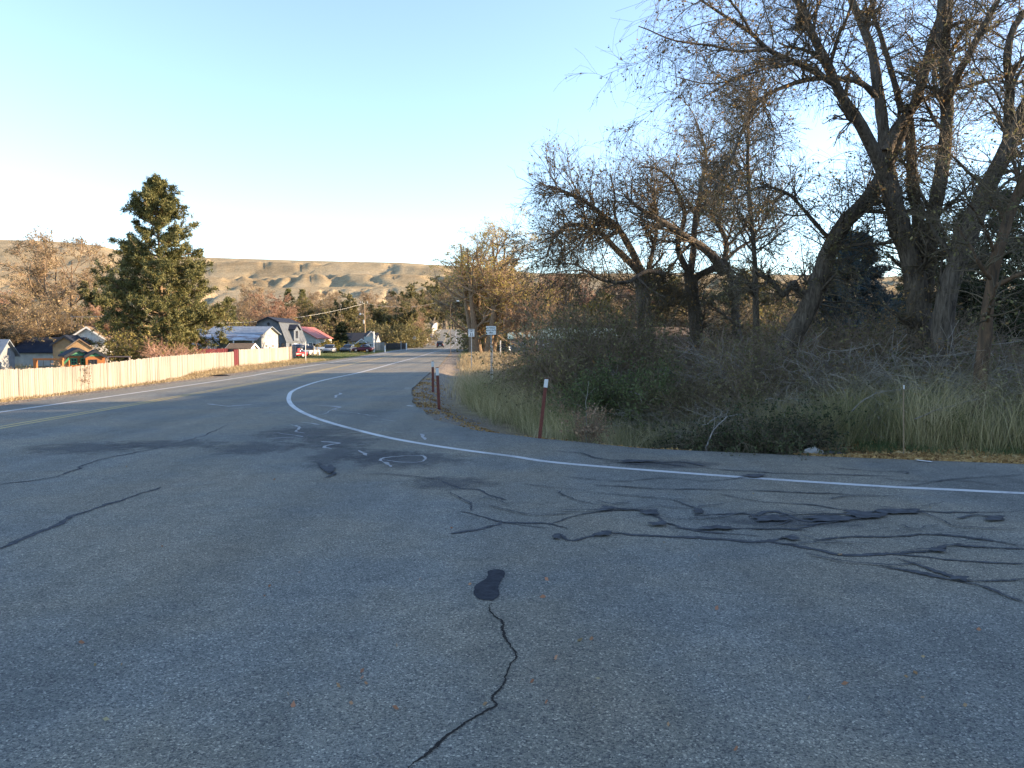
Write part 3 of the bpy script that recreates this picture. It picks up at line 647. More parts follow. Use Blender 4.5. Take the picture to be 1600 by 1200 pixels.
tA = deciduous('bare_tree', 21, 11, .9, B['tan'], B['twig_pale'], LV['tan'], 9000, 3, .10, n3=2200, twr=.016)
tB = deciduous('olive_tree', 22, 11, .9, B['tan'], B['twig_brown'], LV['yellowgreen'], 16000, 2, .13, fork=.15, n3=2200, twr=.015)
tC = deciduous('brown_tree', 23, 10, .95, B['grey'], B['twig_brown'], LV['tan'], 12000, 2, .12, fork=.15, n3=2200, twr=.015)
tD = deciduous('dark_green_tree', 24, 10, .8, B['grey'], B['twig_dark'], LV['olive'], 26000, 2, .16, fork=.10, n1=22, twr=.018)
tE = deciduous('golden_tree', 25, 8, .8, B['tan'], B['twig_brown'], LV['gold'], 16000, 1, .13, fork=.1, n1=22, twr=.016)
tF = deciduous('russet_tree', 26, 9, .9, B['tan'], B['twig_red'], LV['russet'], 9000, 3, .10, fork=.12, n3=2200, twr=.016)

# back rows: every tree of the far line stands on its own
G1 = 'trees lining the foot of the hills'
rows = [ # proto, u, v_top, D, label, group
 (tA, 90, 383, 118, 'tall bare tan tree at the left rising against the hills'),
 (tC, 35, 458, 88, 'brown twiggy tree at the far left behind the grey roof'),
 (tC, 62, 476, 80, 'brown twiggy tree behind the dark roofed cabin building'),
 (tC, 120, 476, 98, 'brown bushy tree behind the white gable, left of the pine'),
 (tF, 5, 455, 95, 'russet tree cut by the left edge of the photo'),
 (tC, 5, 478, 76, 'low brown tree at the left edge below the russet crown'),
 (tD, 152, 446, 118, 'dark green conical tree between the tall bare tree and the pine'),
 (tF, 180, 478, 86, 'low tan tree whose branches meet the left side of the pine'),
 (tB, 205, 500, 82, 'small yellow green tree at the left foot of the pine'),
 (tB, 325, 488, 125, 'yellow green tree just right of the pine'),
 (fir, 357, 465, 175, 'pointed green evergreen standing between the pine and the gambrel house'),
 (tA, 385, 470, 200, 'pale bare tree behind the metal roofed house'),
 (tA, 398, 455, 230, 'pale bare tree left of the reddish tree, against the hill'),
 (tF, 430, 462, 190, 'reddish bare tree rising behind the gambrel house roof'),
 (fir, 452, 452, 280, 'left of two small dark pines on the rise behind the gambrel house'),
 (fir, 474, 453, 280, 'right of two small dark pines on the rise behind the gambrel house'),
 (tC, 470, 470, 215, 'brown tree right behind the gambrel house dormer'),
 (tB, 483, 474, 205, 'olive tree above the red roof'),
 (tC, 506, 472, 215, 'brown tree between the red roof and the dark cypress'),
 (tD, 538, 464, 205, 'large dark green rounded tree left of the utility pole'),
 (tB, 552, 478, 225, 'olive tree directly behind the utility pole'),
 (tD, 590, 478, 220, 'dark green tree just right of the utility pole'),
 (tC, 612, 474, 240, 'brown tree between the two dark green trees right of the pole'),
 (tD, 628, 476, 215, 'dark green tree above the diamond road sign'),
 (tA, 634, 480, 232, 'pale twiggy tree right behind the diamond road sign'),
 (tF, 648, 498, 262, 'short russet tree left of the concrete wall on the bend'),
 (tC, 632, 466, 265, 'brown tree high behind the short russet tree'),
 (tD, 650, 450, 300, 'dark tree at the left side of the road bend'),
 (tC, 706, 434, 480, 'brown tree closing the view over the road bend'),
 (tD, 676, 448, 452, 'dark tree above the top of the pale concrete wall'),
 (tD, 694, 440, 560, 'dark tree closing the end of the climbing far road'),
 (tC, 716, 445, 520, 'brown tree right of the end of the climbing far road'),
 (tA, 575, 462, 330, 'pale tree of the hindmost row behind the utility pole top'),
 (tA, 520, 462, 330, 'pale tree of the hindmost row above the cypress'),
 (tA, 490, 462, 340, 'pale tree of the hindmost row above the red roof'),
 (tA, 620, 462, 340, 'pale tree of the hindmost row right of the pole'),
 (tA, 655, 462, 350, 'pale tree of the hindmost row above the diamond road sign'),
 (tA, 345, 480, 260, 'pale bare tree low between pine and evergreen'),
 # right of the road, in sun
 (tC, 765, 400, 170, 'brown bare topped tree standing behind the big autumn tree'),
 (tE, 790, 470, 150, 'golden leaved tree between the big autumn tree and the green roof'),
 (tD, 796, 455, 161, 'dark green tree behind the golden one'),
 (tF, 826, 432, 161, 'tan russet tree behind the green metal roof'),
 (tC, 868, 440, 169, 'brown tree behind the barn, second right of the golden tree'),
 (tF, 900, 432, 174, 'russet tree behind the barn in the middle of the roof'),
 (tE, 935, 455, 162, 'yellow brown tree behind the right half of the barn'),
 (tC, 960, 430, 178, 'brown tree showing through the willow limbs'),
 (tF, 1000, 450, 162, 'russet tree glimpsed low through the willow trunks'),
 (tD, 1040, 425, 166, 'dark tree behind the willow centre'),
 (tC, 1085, 440, 161, 'brown tree behind the leaning willow limbs'),
 (tD, 1150, 428, 150, 'dark green tree behind the slender pole like trunk'),
 (tB, 1190, 430, 154, 'olive tree between the slender trunk and the leaning trunk'),
 (tC, 1240, 440, 156, 'brown tree behind the dark leaning trunk'),
 (tC, 1400, 450, 138, 'brown tree behind the blue spruce, to its right'),
 (tD, 1300, 460, 146, 'dark tree hidden low behind the blue spruce'),
]
for p_, u, vt, D, lab in rows: plant(p_, u, vt, D, lab, group=G1, wide=1.25)
big = deciduous('autumn_tree', 31, 15, .95, B['tan'], B['twig_pale'], leaf_mat('sunlit_autumn_leaves', [(.26, .23, .06), (.44, .37, .10), (.58, .47, .15)], .45), 14000, 5, .10, fork=.15, n1=16, n2=240, n3=2100, twr=.014, tr=.62, up1=.9)
plant(big, 752, 358, 104, 'big many stemmed autumn tree beside the highway behind the speed sign', rz=2.4, wide=1.45)
plant(tB, 752, 436, 107, 'yellow green leafy tree growing inside the big autumn tree', rz=.3, wide=.8)
tG = deciduous('autumn_sapling', 33, 6.5, .9, B['tan'], B['twig_brown'], LV['russet'], 3500, 2, .11, fork=.25, n1=12, n2=90, n3=900, twr=.013)
plant(tG, 829, 452, 76, 'small forked russet tree in front of the barn wall', rz=2)

# evergreens behind the thicket
plant(spruce, 1330, 366, 36, 'dense blue grey spruce behind the dark leaning trunk', rz=.4)
for u, vt, D, lab in [(1455, 352, 46, 'dark cedar left of the right hand leaning trunk'), (1500, 330, 42, 'dark cedar filling the gap behind the right hand leaning trunk'), (1556, 300, 37, 'dark cedar near the right edge, second from the edge'),
        (1612, 270, 33, 'tall dark cedar cut by the right edge of the photo'), (1425, 420, 50, 'low dark cedar behind the big multi stemmed trunk')]:
    plant(cedar, u, vt, D, lab, group='dark cedars behind the thicket')
plant(column, 533, 506, 172, 'narrow dark columnar cypress behind the orange bush')

# ------------------------------------------------------------------ the large bare trees of the right side, limbs traced and given depth
def limb(px, D0, D1, n=16): 
    k = len(px); Ds = np.linspace(D0, D1, k); return poly3([at(u, v, d_) for (u, v), d_ in zip(px, Ds)], n)
def traced(name, label, limbs, bark, twig, leaf, seed, n2=60, n3=900, n4=5000, n5=14000, nleaf=16000, lsize=.055, droop=.35, z0=None, twr=.006, lf=(.12, .3)):
    """limbs: (pixel polyline, depth at start, depth at end, r0, r1)"""
    rs = np.random.RandomState(seed); b = limb(limbs[0][0], limbs[0][1], limbs[0][2])[0]; base = np.array([b[0], b[1], gz(b[0], b[1])])
    t = thing(name, label, 'tree', base); tm = VM(); cm = VM(); A = []; RA = []
    for px, d0, d1, r0, r1 in limbs:
        p = limb(px, d0, d1) - base; p = p + np.cumsum(rs.normal(0, .012, p.shape), 0) * [1, 1, .4]
        r = np.linspace(r0, r1, 16) * (1 + rs.normal(0, .05, 16)); A.append(p); RA.append(r)
    if A[0][0, 2] > -.1 + .05: A[0][0, 2] = -.3
    A = np.array(A); RA = np.array(RA); tm.tub(A, RA, 10)
    P1, R1 = spawn(A, RA, n2, rs, 8, lf, (30, 75), .13, .25, .25, .5, .3, maxr=.07); tm.tub(P1, R1, 6)
    P2, R2 = spawn(np.concatenate([P1]), R1, n3, rs, 7, (.3, .75), (25, 65), .16, .1 - droop * .5, .1, .6, .35, maxr=.028); cm.tub(P2, np.maximum(R2, twr * 1.3), 4)
    PA, RA_ = spawn(A, RA, n3 // 2, rs, 7, (1, 1), (30, 80), .16, 0, .3, .4, .3, absl=(.7, 2.4), maxr=.022); cm.tub(PA, np.maximum(RA_, twr), 4)
    S2 = np.concatenate([P2, PA]); RS2 = np.concatenate([R2, RA_])
    P3, R3 = spawn(S2, RS2, n4, rs, 6, (.3, .8), (20, 60), .18, -droop * .9, .1, .6, .5, maxr=.010); cm.tub(P3, np.maximum(R3, twr * .8), 3)
    P4, R4 = spawn(P3, R3, n5, rs, 4, (.3, .9), (20, 55), .2, -droop, .1, .6, .6, maxr=.006); cm.tub(P4, np.maximum(R4, twr * .6), 3)
    k = nleaf // 2; pt = np.concatenate([along(P3, k, rs, .2, .03), along(P4, nleaf - k, rs, .2, .03)]); cm.add(*cards(pt, lsize, rs), 1)
    tm.build('trunk', bark, t, True); cm.build('crown', [twig, leaf], t); return t
D = 22
traced('elm_tree', 'largest multi stemmed elm with upright dark limbs on the right', [
 ([(1448, 600), (1440, 520), (1436, 470), (1425, 410), (1408, 360), (1396, 310), (1388, 280)], D, D, .38, .26),
 ([(1388, 285), (1364, 232), (1338, 185), (1312, 148), (1296, 112), (1280, 80), (1256, 24), (1225, -60)], D, D - 2, .20, .07),
 ([(1392, 290), (1380, 230), (1372, 160), (1366, 120), (1360, 80), (1344, 36), (1315, -30)], D, D + 1, .19, .10),
 ([(1384, 240), (1402, 196), (1424, 172), (1438, 132), (1456, 64), (1474, 10), (1500, -70)], D, D + 1.5, .17, .08),
 ([(1408, 175), (1392, 110), (1378, 60), (1366, 20), (1350, -60)], D + .4, D + 2, .10, .04),
 ([(1442, 450), (1438, 390), (1436, 340), (1428, 300), (1424, 260), (1420, 184), (1416, 168)], D + .3, D + 1.2, .21, .13),
 ([(1446, 470), (1452, 370), (1460, 320), (1470, 270), (1476, 224), (1480, 140), (1472, 68), (1476, -40)], D + .2, D - .5, .24, .12),
 ([(1482, 155), (1496, 120), (1512, 92), (1536, 48), (1572, -20)], D - .4, D - 2, .12, .07),
 ([(1480, 75), (1484, 20), (1486, -40)], D - .5, D, .08, .05),
 ([(1368, 150), (1344, 128), (1312, 123), (1264, 124), (1208, 144), (1184, 168), (1168, 200), (1150, 245), (1120, 300)], D, D - 3.5, .085, .02),
 ([(1300, 130), (1270, 108), (1240, 96), (1200, 76), (1176, 52), (1136, 24), (1090, -6)], D - 1, D - 3, .095, .025),
 ([(1262, 122), (1252, 100), (1262, 60), (1248, 40)], D - 1, D - 1, .03, .015),
 ([(1200, 76), (1160, 80), (1110, 70), (1060, 62), (1005, 40)], D - 2.4, D - 4.5, .045, .012),
 ([(1240, 96), (1190, 108), (1120, 128), (1060, 118)], D - 2, D - 4.4, .04, .010),
 ([(1176, 52), (1150, 10), (1110, -40)], D - 2.6, D - 3.5, .04, .012),
 ([(1420, 175), (1450, 150), (1480, 143), (1530, 130), (1600, 112)], D, D + 2, .06, .03),
 ([(1240, 92), (1200, 100), (1140, 130), (1090, 160)], D - 2, D - 4, .035, .012),
 ([(1296, 112), (1310, 60), (1330, 20), (1340, -30)], D - 1, D - 2.5, .06, .03)],
 B['dark'], B['twig_dark'], LV['brown'], 41, n2=84, n3=700, n4=4400, n5=11000, nleaf=9500, lsize=.048, droop=.5, twr=.0045)
traced('elm_tree', 'dark trunk leaning steeply right below the largest elm', [
 ([(1205, 600), (1228, 540), (1262, 478), (1280, 432), (1296, 384), (1320, 344), (1360, 305), (1392, 240), (1420, 170)], 24, 22.6, .36, .16),
 ([(1268, 470), (1245, 455), (1238, 440), (1222, 462), (1205, 440), (1180, 428)], 24, 23, .13, .05),
 ([(1300, 380), (1260, 330), (1230, 300), (1190, 290), (1150, 310)], 23.4, 21, .07, .02)],
 B['dark'], B['twig_dark'], LV['olive'], 42, n2=26, n3=240, n4=1400, n5=3400, nleaf=3600, droop=.5, twr=.005)
traced('elm_tree', 'straight trunk leaning right at the right edge with a forked top', [
 ([(1468, 600), (1475, 500), (1487, 440), (1510, 387), (1532, 325), (1557, 275), (1584, 224), (1604, 180), (1640, 110)], 21, 20, .33, .17),
 ([(1574, 240), (1577, 208), (1580, 144), (1578, 80), (1594, 34), (1640, -20)], 20.5, 20, .14, .07),
 ([(1580, 205), (1560, 150), (1530, 100), (1520, 60)], 20.5, 19, .035, .012),
 ([(1545, 300), (1500, 260), (1470, 230), (1440, 228)], 20.5, 18.5, .05, .012)],
 B['dark'], B['twig_dark'], LV['olive'], 43, n2=28, n3=200, n4=1200, n5=3000, nleaf=1800, droop=.4, twr=.005)
traced('elm_tree', 'orange stained trunk nearest the right edge of the photo', [
 ([(1532, 600), (1538, 540), (1542, 500), (1552, 425), (1566, 370), (1590, 300), (1620, 220)], 18.5, 18, .155, .10),
 ([(1556, 400), (1530, 340), (1500, 310)], 18.3, 17, .05, .015)],
 B['orange'], B['twig_dark'], LV['olive'], 44, n2=10, n3=80, n4=450, n5=1200, nleaf=900, droop=.4, twr=.005)
D = 29
traced('willow_tree', 'spreading grey limbed willow left of the centre of the thicket', [
 ([(1010, 560), (1008, 500), (1006, 460), (1003, 430)], D, D, .34, .27),
 ([(1003, 430), (990, 400), (975, 372), (960, 352), (945, 340), (917, 317), (880, 300), (858, 292)], D, D - 2, .17, .04),
 ([(1000, 425), (985, 410), (967, 395), (945, 372), (930, 360), (905, 352), (885, 352), (862, 370), (850, 402)], D, D - 3, .15, .03),
 ([(1010, 440), (1020, 400), (1030, 350), (1024, 310), (1010, 280)], D, D + 1, .10, .03),
 ([(975, 372), (962, 340), (958, 300), (950, 270)], D - .5, D, .06, .02),
 ([(930, 360), (900, 385), (880, 400), (866, 425)], D - 2, D - 3.5, .05, .015),
 ([(1035, 428), (1010, 424), (985, 440), (960, 442), (935, 436), (915, 424), (897, 413), (880, 412)], D - 1, D - 4, .10, .02)],
 B['grey'], B['twig_dark'], LV['brown'], 45, n2=50, n3=440, n4=2700, n5=7000, nleaf=5000, lsize=.06, droop=.25, twr=.006, lf=(.2, .45))
traced('willow_tree', 'taller willow with a fan of upright limbs in the middle', [
 ([(1090, 580), (1085, 500), (1080, 460), (1078, 430)], D + 1, D + 1, .32, .25),
 ([(1078, 430), (1084, 390), (1087, 350), (1094, 315), (1097, 287), (1104, 250), (1100, 220), (1088, 185)], D + 1, D + 2, .15, .03),
 ([(1076, 425), (1062, 400), (1058, 375), (1070, 340), (1060, 300), (1050, 282), (1040, 272), (1020, 262), (998, 262)], D + 1, D - 1, .13, .025),
 ([(1130, 425), (1120, 408), (1100, 388), (1080, 375), (1060, 362), (1045, 352), (1025, 340), (1010, 332), (995, 322), (975, 305)], D, D - 2.5, .20, .05),
 ([(1080, 440), (1100, 425), (1128, 412), (1134, 380), (1124, 355), (1112, 340), (1116, 310), (1124, 280), (1145, 235), (1165, 190)], D + 1, D + 1, .14, .03),
 ([(1128, 412), (1150, 390), (1175, 375), (1200, 365), (1220, 340)], D + 1, D + 2, .08, .02),
 ([(1085, 365), (1100, 330), (1120, 305), (1140, 290)], D, D + 1, .06, .02),
 ([(1160, 580), (1150, 500), (1146, 440), (1132, 405)], D, D + .5, .20, .14)],
 B['grey'], B['twig_dark'], LV['brown'], 46, n2=50, n3=500, n4=3200, n5=8000, nleaf=2500, lsize=.065, droop=.1, twr=.006, lf=(.2, .42))
traced('slender_tree', 'slender straight pole like tree between the willow and the leaning trunk', [
 ([(1184, 580), (1182, 500), (1181, 415), (1177, 355), (1173, 300), (1172, 240), (1174, 170), (1178, 120)], 26, 26, .13, .03),
 ([(1180, 345), (1195, 310), (1205, 270)], 26, 26, .04, .012), ([(1181, 390), (1160, 350), (1140, 300)], 26, 25, .045, .012)],
 B['dark'], B['twig_dark'], LV['olive'], 47, n2=20, n3=170, n4=900, n5=2000, nleaf=1800, droop=.3, lf=(.12, .25))
nest = VM(); rs = np.random.RandomState(5); c = at(1253, 35, 20.5); pts = walk(rs.normal(0, .07, (260, 3)), rs.normal(0, 1, (260, 3)), rs.uniform(.15, .4, 260), 4, .5, 0, rs); nest.tub(pts, np.full((260, 4), .007), 3)
nb = nest.build('bird_nest', B['twig_dark']); nb.location = tuple(c); setp(nb, 'round dark twig nest high on the upper left limb of the largest elm', 'nest')

# ------------------------------------------------------------------ shrubs and the thicket
def shrub(name, seed, Ht, rad, twig, leaf, nst=40, n2=500, n3=1500, nleaf=3000, lsize=.05, arch=-.5, twr=.006, splay=.6, wob=.12, lspan=(.7, 1.2)):
    rs = np.random.RandomState(seed); t = thing(name, name, 'shrub'); vm = VM(); sm_ = VM()
    a = rs.rand(nst) * 6.28; r = rs.rand(nst) ** .6 * rad * .35; S = np.stack([np.cos(a) * r, np.sin(a) * r, -.1 + 0 * r], 1)
    D = np.stack([np.cos(a) * splay, np.sin(a) * splay, np.ones(nst)], 1) + rs.normal(0, .22, (nst, 3)); L = Ht * rs.uniform(*lspan, nst)
    P1 = walk(S, D, L, 9, wob, arch, rs); R1 = (twr * 2.6 * rs.uniform(.6, 1.3, nst))[:, None] * np.linspace(1, .3, 9)[None]; sm_.tub(P1, R1, 5)
    P2, R2 = spawn(P1, R1, n2, rs, 6, (.25, .6), (20, 65), .2, arch * .4, .1, .7, .4); vm.tub(P2, np.maximum(R2, twr * .7), 3)
    P3, R3 = spawn(P2, R2, n3, rs, 4, (.3, .8), (20, 60), .22, arch * .3, .1, .7, .6); vm.tub(P3, np.maximum(R3, twr * .5), 3)
    if nleaf: vm.add(*cards(np.concatenate([along(P3, nleaf * 2 // 3, rs, .1, .04), along(P2, nleaf // 3, rs, .3, .04)]), lsize, rs), 1)
    sm_.build('stem', twig, t, True); vm.build('foliage', [twig, leaf], t); t['h'] = Ht; return t
def put(proto, u, D, Ht, label, cat='shrub', group=None, wide=1.0, rz=None):
    return plant(proto, u, 0, D, label, cat, group, rz, None, wide, None, Ht)
sGrey = shrub('bare_shrub', 51, 2.6, 1.6, B['twig_grey'], LV['greygreen'], 34, 420, 1500, 500, .035, -1.0, .006, .9)
sGrey2 = shrub('bare_shrub', 52, 2.2, 1.6, B['twig_grey'], LV['greygreen'], 26, 460, 1500, 0, .03, -1.6, .006, 1.3)
sDark = shrub('thicket_shrub', 53, 3.0, 1.8, B['twig_brown'], LV['olive'], 44, 700, 2600, 5200, .055, -.6, .006, .7)
sDark2 = shrub('thicket_shrub', 57, 2.6, 1.8, B['twig_brown'], LV['brown'], 50, 800, 3000, 2600, .05, -1.2, .007, .9)
sOlive = shrub('olive_bush', 54, 3.2, 1.4, B['twig_brown'], LV['olive'], 60, 1000, 4200, 12000, .05, -.5, .005, .5)
sGreen = shrub('green_bush', 55, 1.9, 1.2, B['twig_dark'], LV['green'], 60, 900, 3600, 15000, .05, -.5, .004, .6)
sWeed = shrub('dry_weed', 56, 1.2, .4, B['twig_brown'], LV['russet'], 14, 120, 300, 900, .05, -.1, .005, .25)
sRed = shrub('red_twig_bush', 58, 2.0, 1.4, B['twig_red'], LV['russet'], 60, 500, 1500, 0, .05, -.3, .014, .9)
sHedge = shrub('hedge_bush', 59, 3.0, 2.6, B['twig_brown'], LV['yellowgreen'], 46, 600, 2600, 12000, .12, -.6, .011, .8)
sHedgeT = shrub('hedge_bush', 60, 3.0, 2.6, B['twig_brown'], LV['tan'], 46, 600, 2800, 9000, .10, -.6, .011, .8)
sHedgeD = shrub('hedge_bush', 61, 3.0, 2.6, B['twig_dark'], LV['olive'], 46, 600, 2600, 14000, .12, -.6, .011, .8)

sHollow = shrub('hollow_shrub', 63, 1.7, 1.3, B['twig_dark'], LV['cedar'], 50, 800, 3200, 9000, .05, -.9, .005, .8)
put(sOlive, 905, 25, 3.9, 'tall dense olive brown bush behind the nearest marker post', wide=.85)
put(sOlive, 948, 27.5, 4.2, 'tall twiggy olive bush between the first olive bush and the willow trunk', wide=.8)
put(sOlive, 872, 28, 1.9, 'low olive bush with twigs reaching over the golden grass', wide=1.1)
put(sGreen, 972, 21.5, 1.9, 'fresh green leafy bush at the foot of the willow')
put(sGreen, 1455, 22.5, 1.9, 'dark green bush at the foot of the largest elm')
put(sGreen, 1480, 17.4, .8, 'low green clump at the grass edge near the right side')
put(sWeed, 917, 17.6, .95, 'dead brown weed clump standing at the asphalt edge', 'weed')
put(sWeed, 115, 38.5, 1.4, 'dry bare weed standing against the board fence', 'weed', wide=.8)
put(sRed, 266, 64, 2.5, 'pinkish red twig bush behind the fence below the pine')
thicket = [ # proto,u,D,H,wide,label
 (sDark, 880, 31, 2.0, 1.4, 'dark shrub behind the olive bush, left end of the thicket'),
 (sDark2, 950, 30, 2.9, 1.4, 'dark twiggy shrub under the left willow crown'),
 (sDark2, 1000, 27, 2.7, 1.4, 'dark twiggy shrub directly behind the green bush'),
 (sDark, 1040, 26, 2.5, 1.3, 'leafy dark shrub right of the green bush'),
 (sDark2, 1085, 25, 2.6, 1.4, 'dark twiggy shrub at the middle willow base'),
 (sDark, 1130, 27, 3.2, 1.3, 'leafy dark shrub right of the middle willow'),
 (sDark2, 1170, 25, 3.0, 1.3, 'dark twiggy shrub below the slender trunk'),
 (sDark, 1215, 27, 3.4, 1.3, 'leafy shrub behind the foot of the leaning trunk'),
 (sDark2, 1255, 25, 3.2, 1.4, 'dark twiggy shrub right of the leaning trunk'),
 (sGrey, 1290, 22, 3.0, 1.3, 'tangled grey brush below the blue spruce'),
 (sDark, 1330, 26, 3.4, 1.3, 'leafy dark shrub at the foot of the blue spruce'),
 (sDark2, 1375, 24, 3.0, 1.4, 'dark twiggy shrub left of the largest elm base'),
 (sGrey, 1390, 22.5, 3.2, 1.2, 'tall bleached brush just left of the largest elm'),
 (sDark, 1420, 27, 3.2, 1.3, 'leafy dark shrub hidden behind the largest elm base'),
 (sDark2, 1480, 26, 3.2, 1.4, 'dark twiggy shrub between the two right trunks'),
 (sDark, 1510, 23, 3.0, 1.3, 'leafy dark shrub behind the orange stained trunk'),
 (sDark2, 1570, 24, 3.4, 1.4, 'dark twiggy shrub at the right edge behind the orange trunk'),
 (sDark, 1600, 19, 2.4, 1.2, 'leafy dark shrub cut by the right edge'),
 (sGrey, 1235, 22.5, 3.0, 1.3, 'tall tangled grey brush at the right foot of the leaning trunk'),
 (sGrey, 1345, 22, 2.8, 1.4, 'tall tangled grey brush in front of the blue spruce foot'),
 (sGrey, 1440, 22.0, 2.6, 1.3, 'tall tangled grey brush hiding the foot of the largest elm'),
 (sGrey, 1500, 21.0, 2.4, 1.3, 'tall grey brush left of the orange stained trunk'),
 (sGrey, 1585, 20.0, 2.4, 1.2, 'tall grey brush right of the orange stained trunk'),
 (sGrey, 1080, 22.5, 2.2, 1.4, 'grey brush at the foot of the middle willow'),
 (sOlive, 1180, 21.5, 2.5, 1.1, 'olive bush before the slender trunk'),
 (sOlive, 1110, 20.5, 1.7, 1.2, 'low olive bush behind the dark hollow'),
 (sOlive, 1420, 21.0, 1.6, 1.3, 'low olive bush behind the thin tan stake'),
 (sDark2, 1050, 34, 3.6, 1.6, 'far dark shrub closing the gap between the willows'),
 (sDark2, 1120, 36, 3.8, 1.6, 'far dark shrub right of the middle willow'),
 (sDark2, 1200, 34, 3.8, 1.6, 'far dark shrub left of the leaning trunk'),
 (sDark2, 1280, 34, 3.8, 1.6, 'far dark shrub left of the blue spruce foot'),
 (sDark2, 1390, 34, 4.0, 1.7, 'far dark shrub right of the blue spruce foot'),
 (sDark2, 1480, 33, 4.0, 1.7, 'far dark shrub between the right hand trunks'),
 (sDark2, 1560, 31, 4.0, 1.7, 'far dark shrub at the right edge'),
 (sDark2, 985, 37, 3.2, 1.6, 'far dark shrub seen through the low willow limbs'),
 (sGrey2, 1010, 21.5, 1.2, 1.2, 'low grey brush right of the green bush'),
 (sGrey, 1060, 20.5, 1.5, 1.2, 'grey brush above the ditch, left of the leaf covered mound'),
 (sGrey2, 1110, 21.5, 1.7, 1.2, 'arching grey brush behind the ditch'),
 (sGrey, 1150, 20, 1.6, 1.2, 'grey brush at the left of the dark hollow'),
 (sGrey2, 1200, 18.6, 1.7, 1.2, 'arching grey brush over the dark hollow'),
 (sGrey, 1240, 22.8, 1.70, 1.1, 'tall grey brush right above the dark hollow'),
 (sGrey2, 1280, 22.3, 1.44, 1.3, 'bleached brush pile behind the pale stone'),
 (sGrey, 1330, 22.8, 1.53, 1.2, 'bleached brush in front of the spruce'),
 (sGrey2, 1370, 21.5, 1.27, 1.2, 'bleached arching brush left of the thin stake'),
 (sGrey2, 1440, 21.9, 1.27, 1.2, 'bleached arching brush right of the thin stake'),
 (sGrey, 1480, 21.9, 1.27, 1.2, 'bleached brush in front of the right trunks'),
 (sGrey2, 1540, 20.7, 1.19, 1.2, 'bleached brush before the orange stained trunk'),
 (sGrey2, 1590, 19.9, 1.10, 1.1, 'bleached brush at the right edge'),
 (sHollow, 1150, 17.2, 1.5, 1.0, 'dark leafy growth filling the ditch hollow'),
 (sHollow, 1205, 16.7, 1.6, .95, 'dark leafy growth at the right of the ditch hollow'),
 (sHollow, 1118, 17.3, 1.0, 1.0, 'dark twiggy growth left in the ditch hollow'),
 (sGrey2, 1000, 18.0, .8, 1.2, 'low twigs bleached white at the ditch edge'),
 (sGrey2, 1070, 17.4, .8, 1.2, 'low twigs bleached white beside the driftwood branch'),
]
for p_, u, D, h, wd, lab in thicket: put(p_, u, D, h, lab, group='shrubs of the roadside thicket', wide=wd)
hedge = [ # far undergrowth that hides the feet of the tree rows
 (sHedgeT, 20, 78, 5, 'tan undergrowth at the far left edge beside the grey roof'), (sHedgeT, 55, 82, 4, 'tan undergrowth behind the long dark roof'),
 (sHedgeT, 95, 95, 6.5, 'tan undergrowth left of the white gable'), (sHedgeT, 150, 120, 6, 'tan undergrowth right of the white gable'), (sHedge, 185, 105, 5.5, 'yellow green undergrowth left of the pine foot'),
 (sHedge, 232, 66, 3.0, 'yellow green bush at the left foot of the pine'), (sHedge, 318, 132, 6, 'yellow green undergrowth behind the tan roof'), (sHedgeT, 350, 170, 6, 'tan undergrowth behind the metal roof'),
 (sHedgeT, 385, 190, 8, 'tan undergrowth left of the gambrel roof'), (sHedge, 480, 200, 8, 'olive undergrowth behind the red roof'), (sHedgeT, 510, 200, 8, 'tan undergrowth left of the cypress'),
 (sHedgeD, 550, 205, 8, 'dark undergrowth left of the utility pole'), (sHedgeD, 592, 200, 6.5, 'dark undergrowth right of the white gable'), (sHedge, 612, 210, 7, 'olive undergrowth over the short board fence'),
 (sHedgeD, 616, 205, 6, 'dark undergrowth left of the diamond sign'), (sHedgeT, 630, 222, 7, 'tan undergrowth just left of the diamond sign'), (sHedgeT, 640, 245, 5, 'tan undergrowth by the road bend'),
 (sHedgeD, 646, 272, 6, 'dark undergrowth at the wall end'), (sHedgeT, 770, 140, 4, 'tan undergrowth right of the big autumn tree'),
 (sHedge, 786, 142, 7, 'yellow green undergrowth at the barn corner'), (sHedgeT, 880, 146, 8.5, 'tan undergrowth behind the barn left half'), (sHedgeT, 940, 146, 9, 'tan undergrowth behind the barn right half'),
 (sHedge, 1000, 144, 8, 'yellow undergrowth right of the barn'), (sHedgeT, 1060, 143, 9, 'tan undergrowth seen between the willows'), (sHedgeT, 1120, 140, 9, 'tan undergrowth behind the middle willow'),
 (sHedgeT, 1190, 138, 9, 'tan undergrowth behind the slender trunk'), (sHedge, 1240, 134, 8, 'yellow undergrowth behind the leaning trunk'), (sHedgeT, 1400, 125, 8, 'tan undergrowth right of the spruce'),
 (sHedgeD, 1450, 118, 9, 'dark undergrowth behind the elm'), (sHedgeD, 1540, 112, 9, 'dark undergrowth near the right edge')]
for p_, u, D, h, lab in hedge: put(p_, u, D, h, lab, group='undergrowth between the background trees', wide=1.2)
ob = shrub('orange_bush', 62, 2.6, 2.2, B['twig_brown'], LV['gold'], 60, 600, 2200, 16000, .16, -1.2, .012, 1.1)
put(ob, 528, 150, 2.9, 'wide dome shaped orange and olive bush beside the highway lawn', wide=1.7)

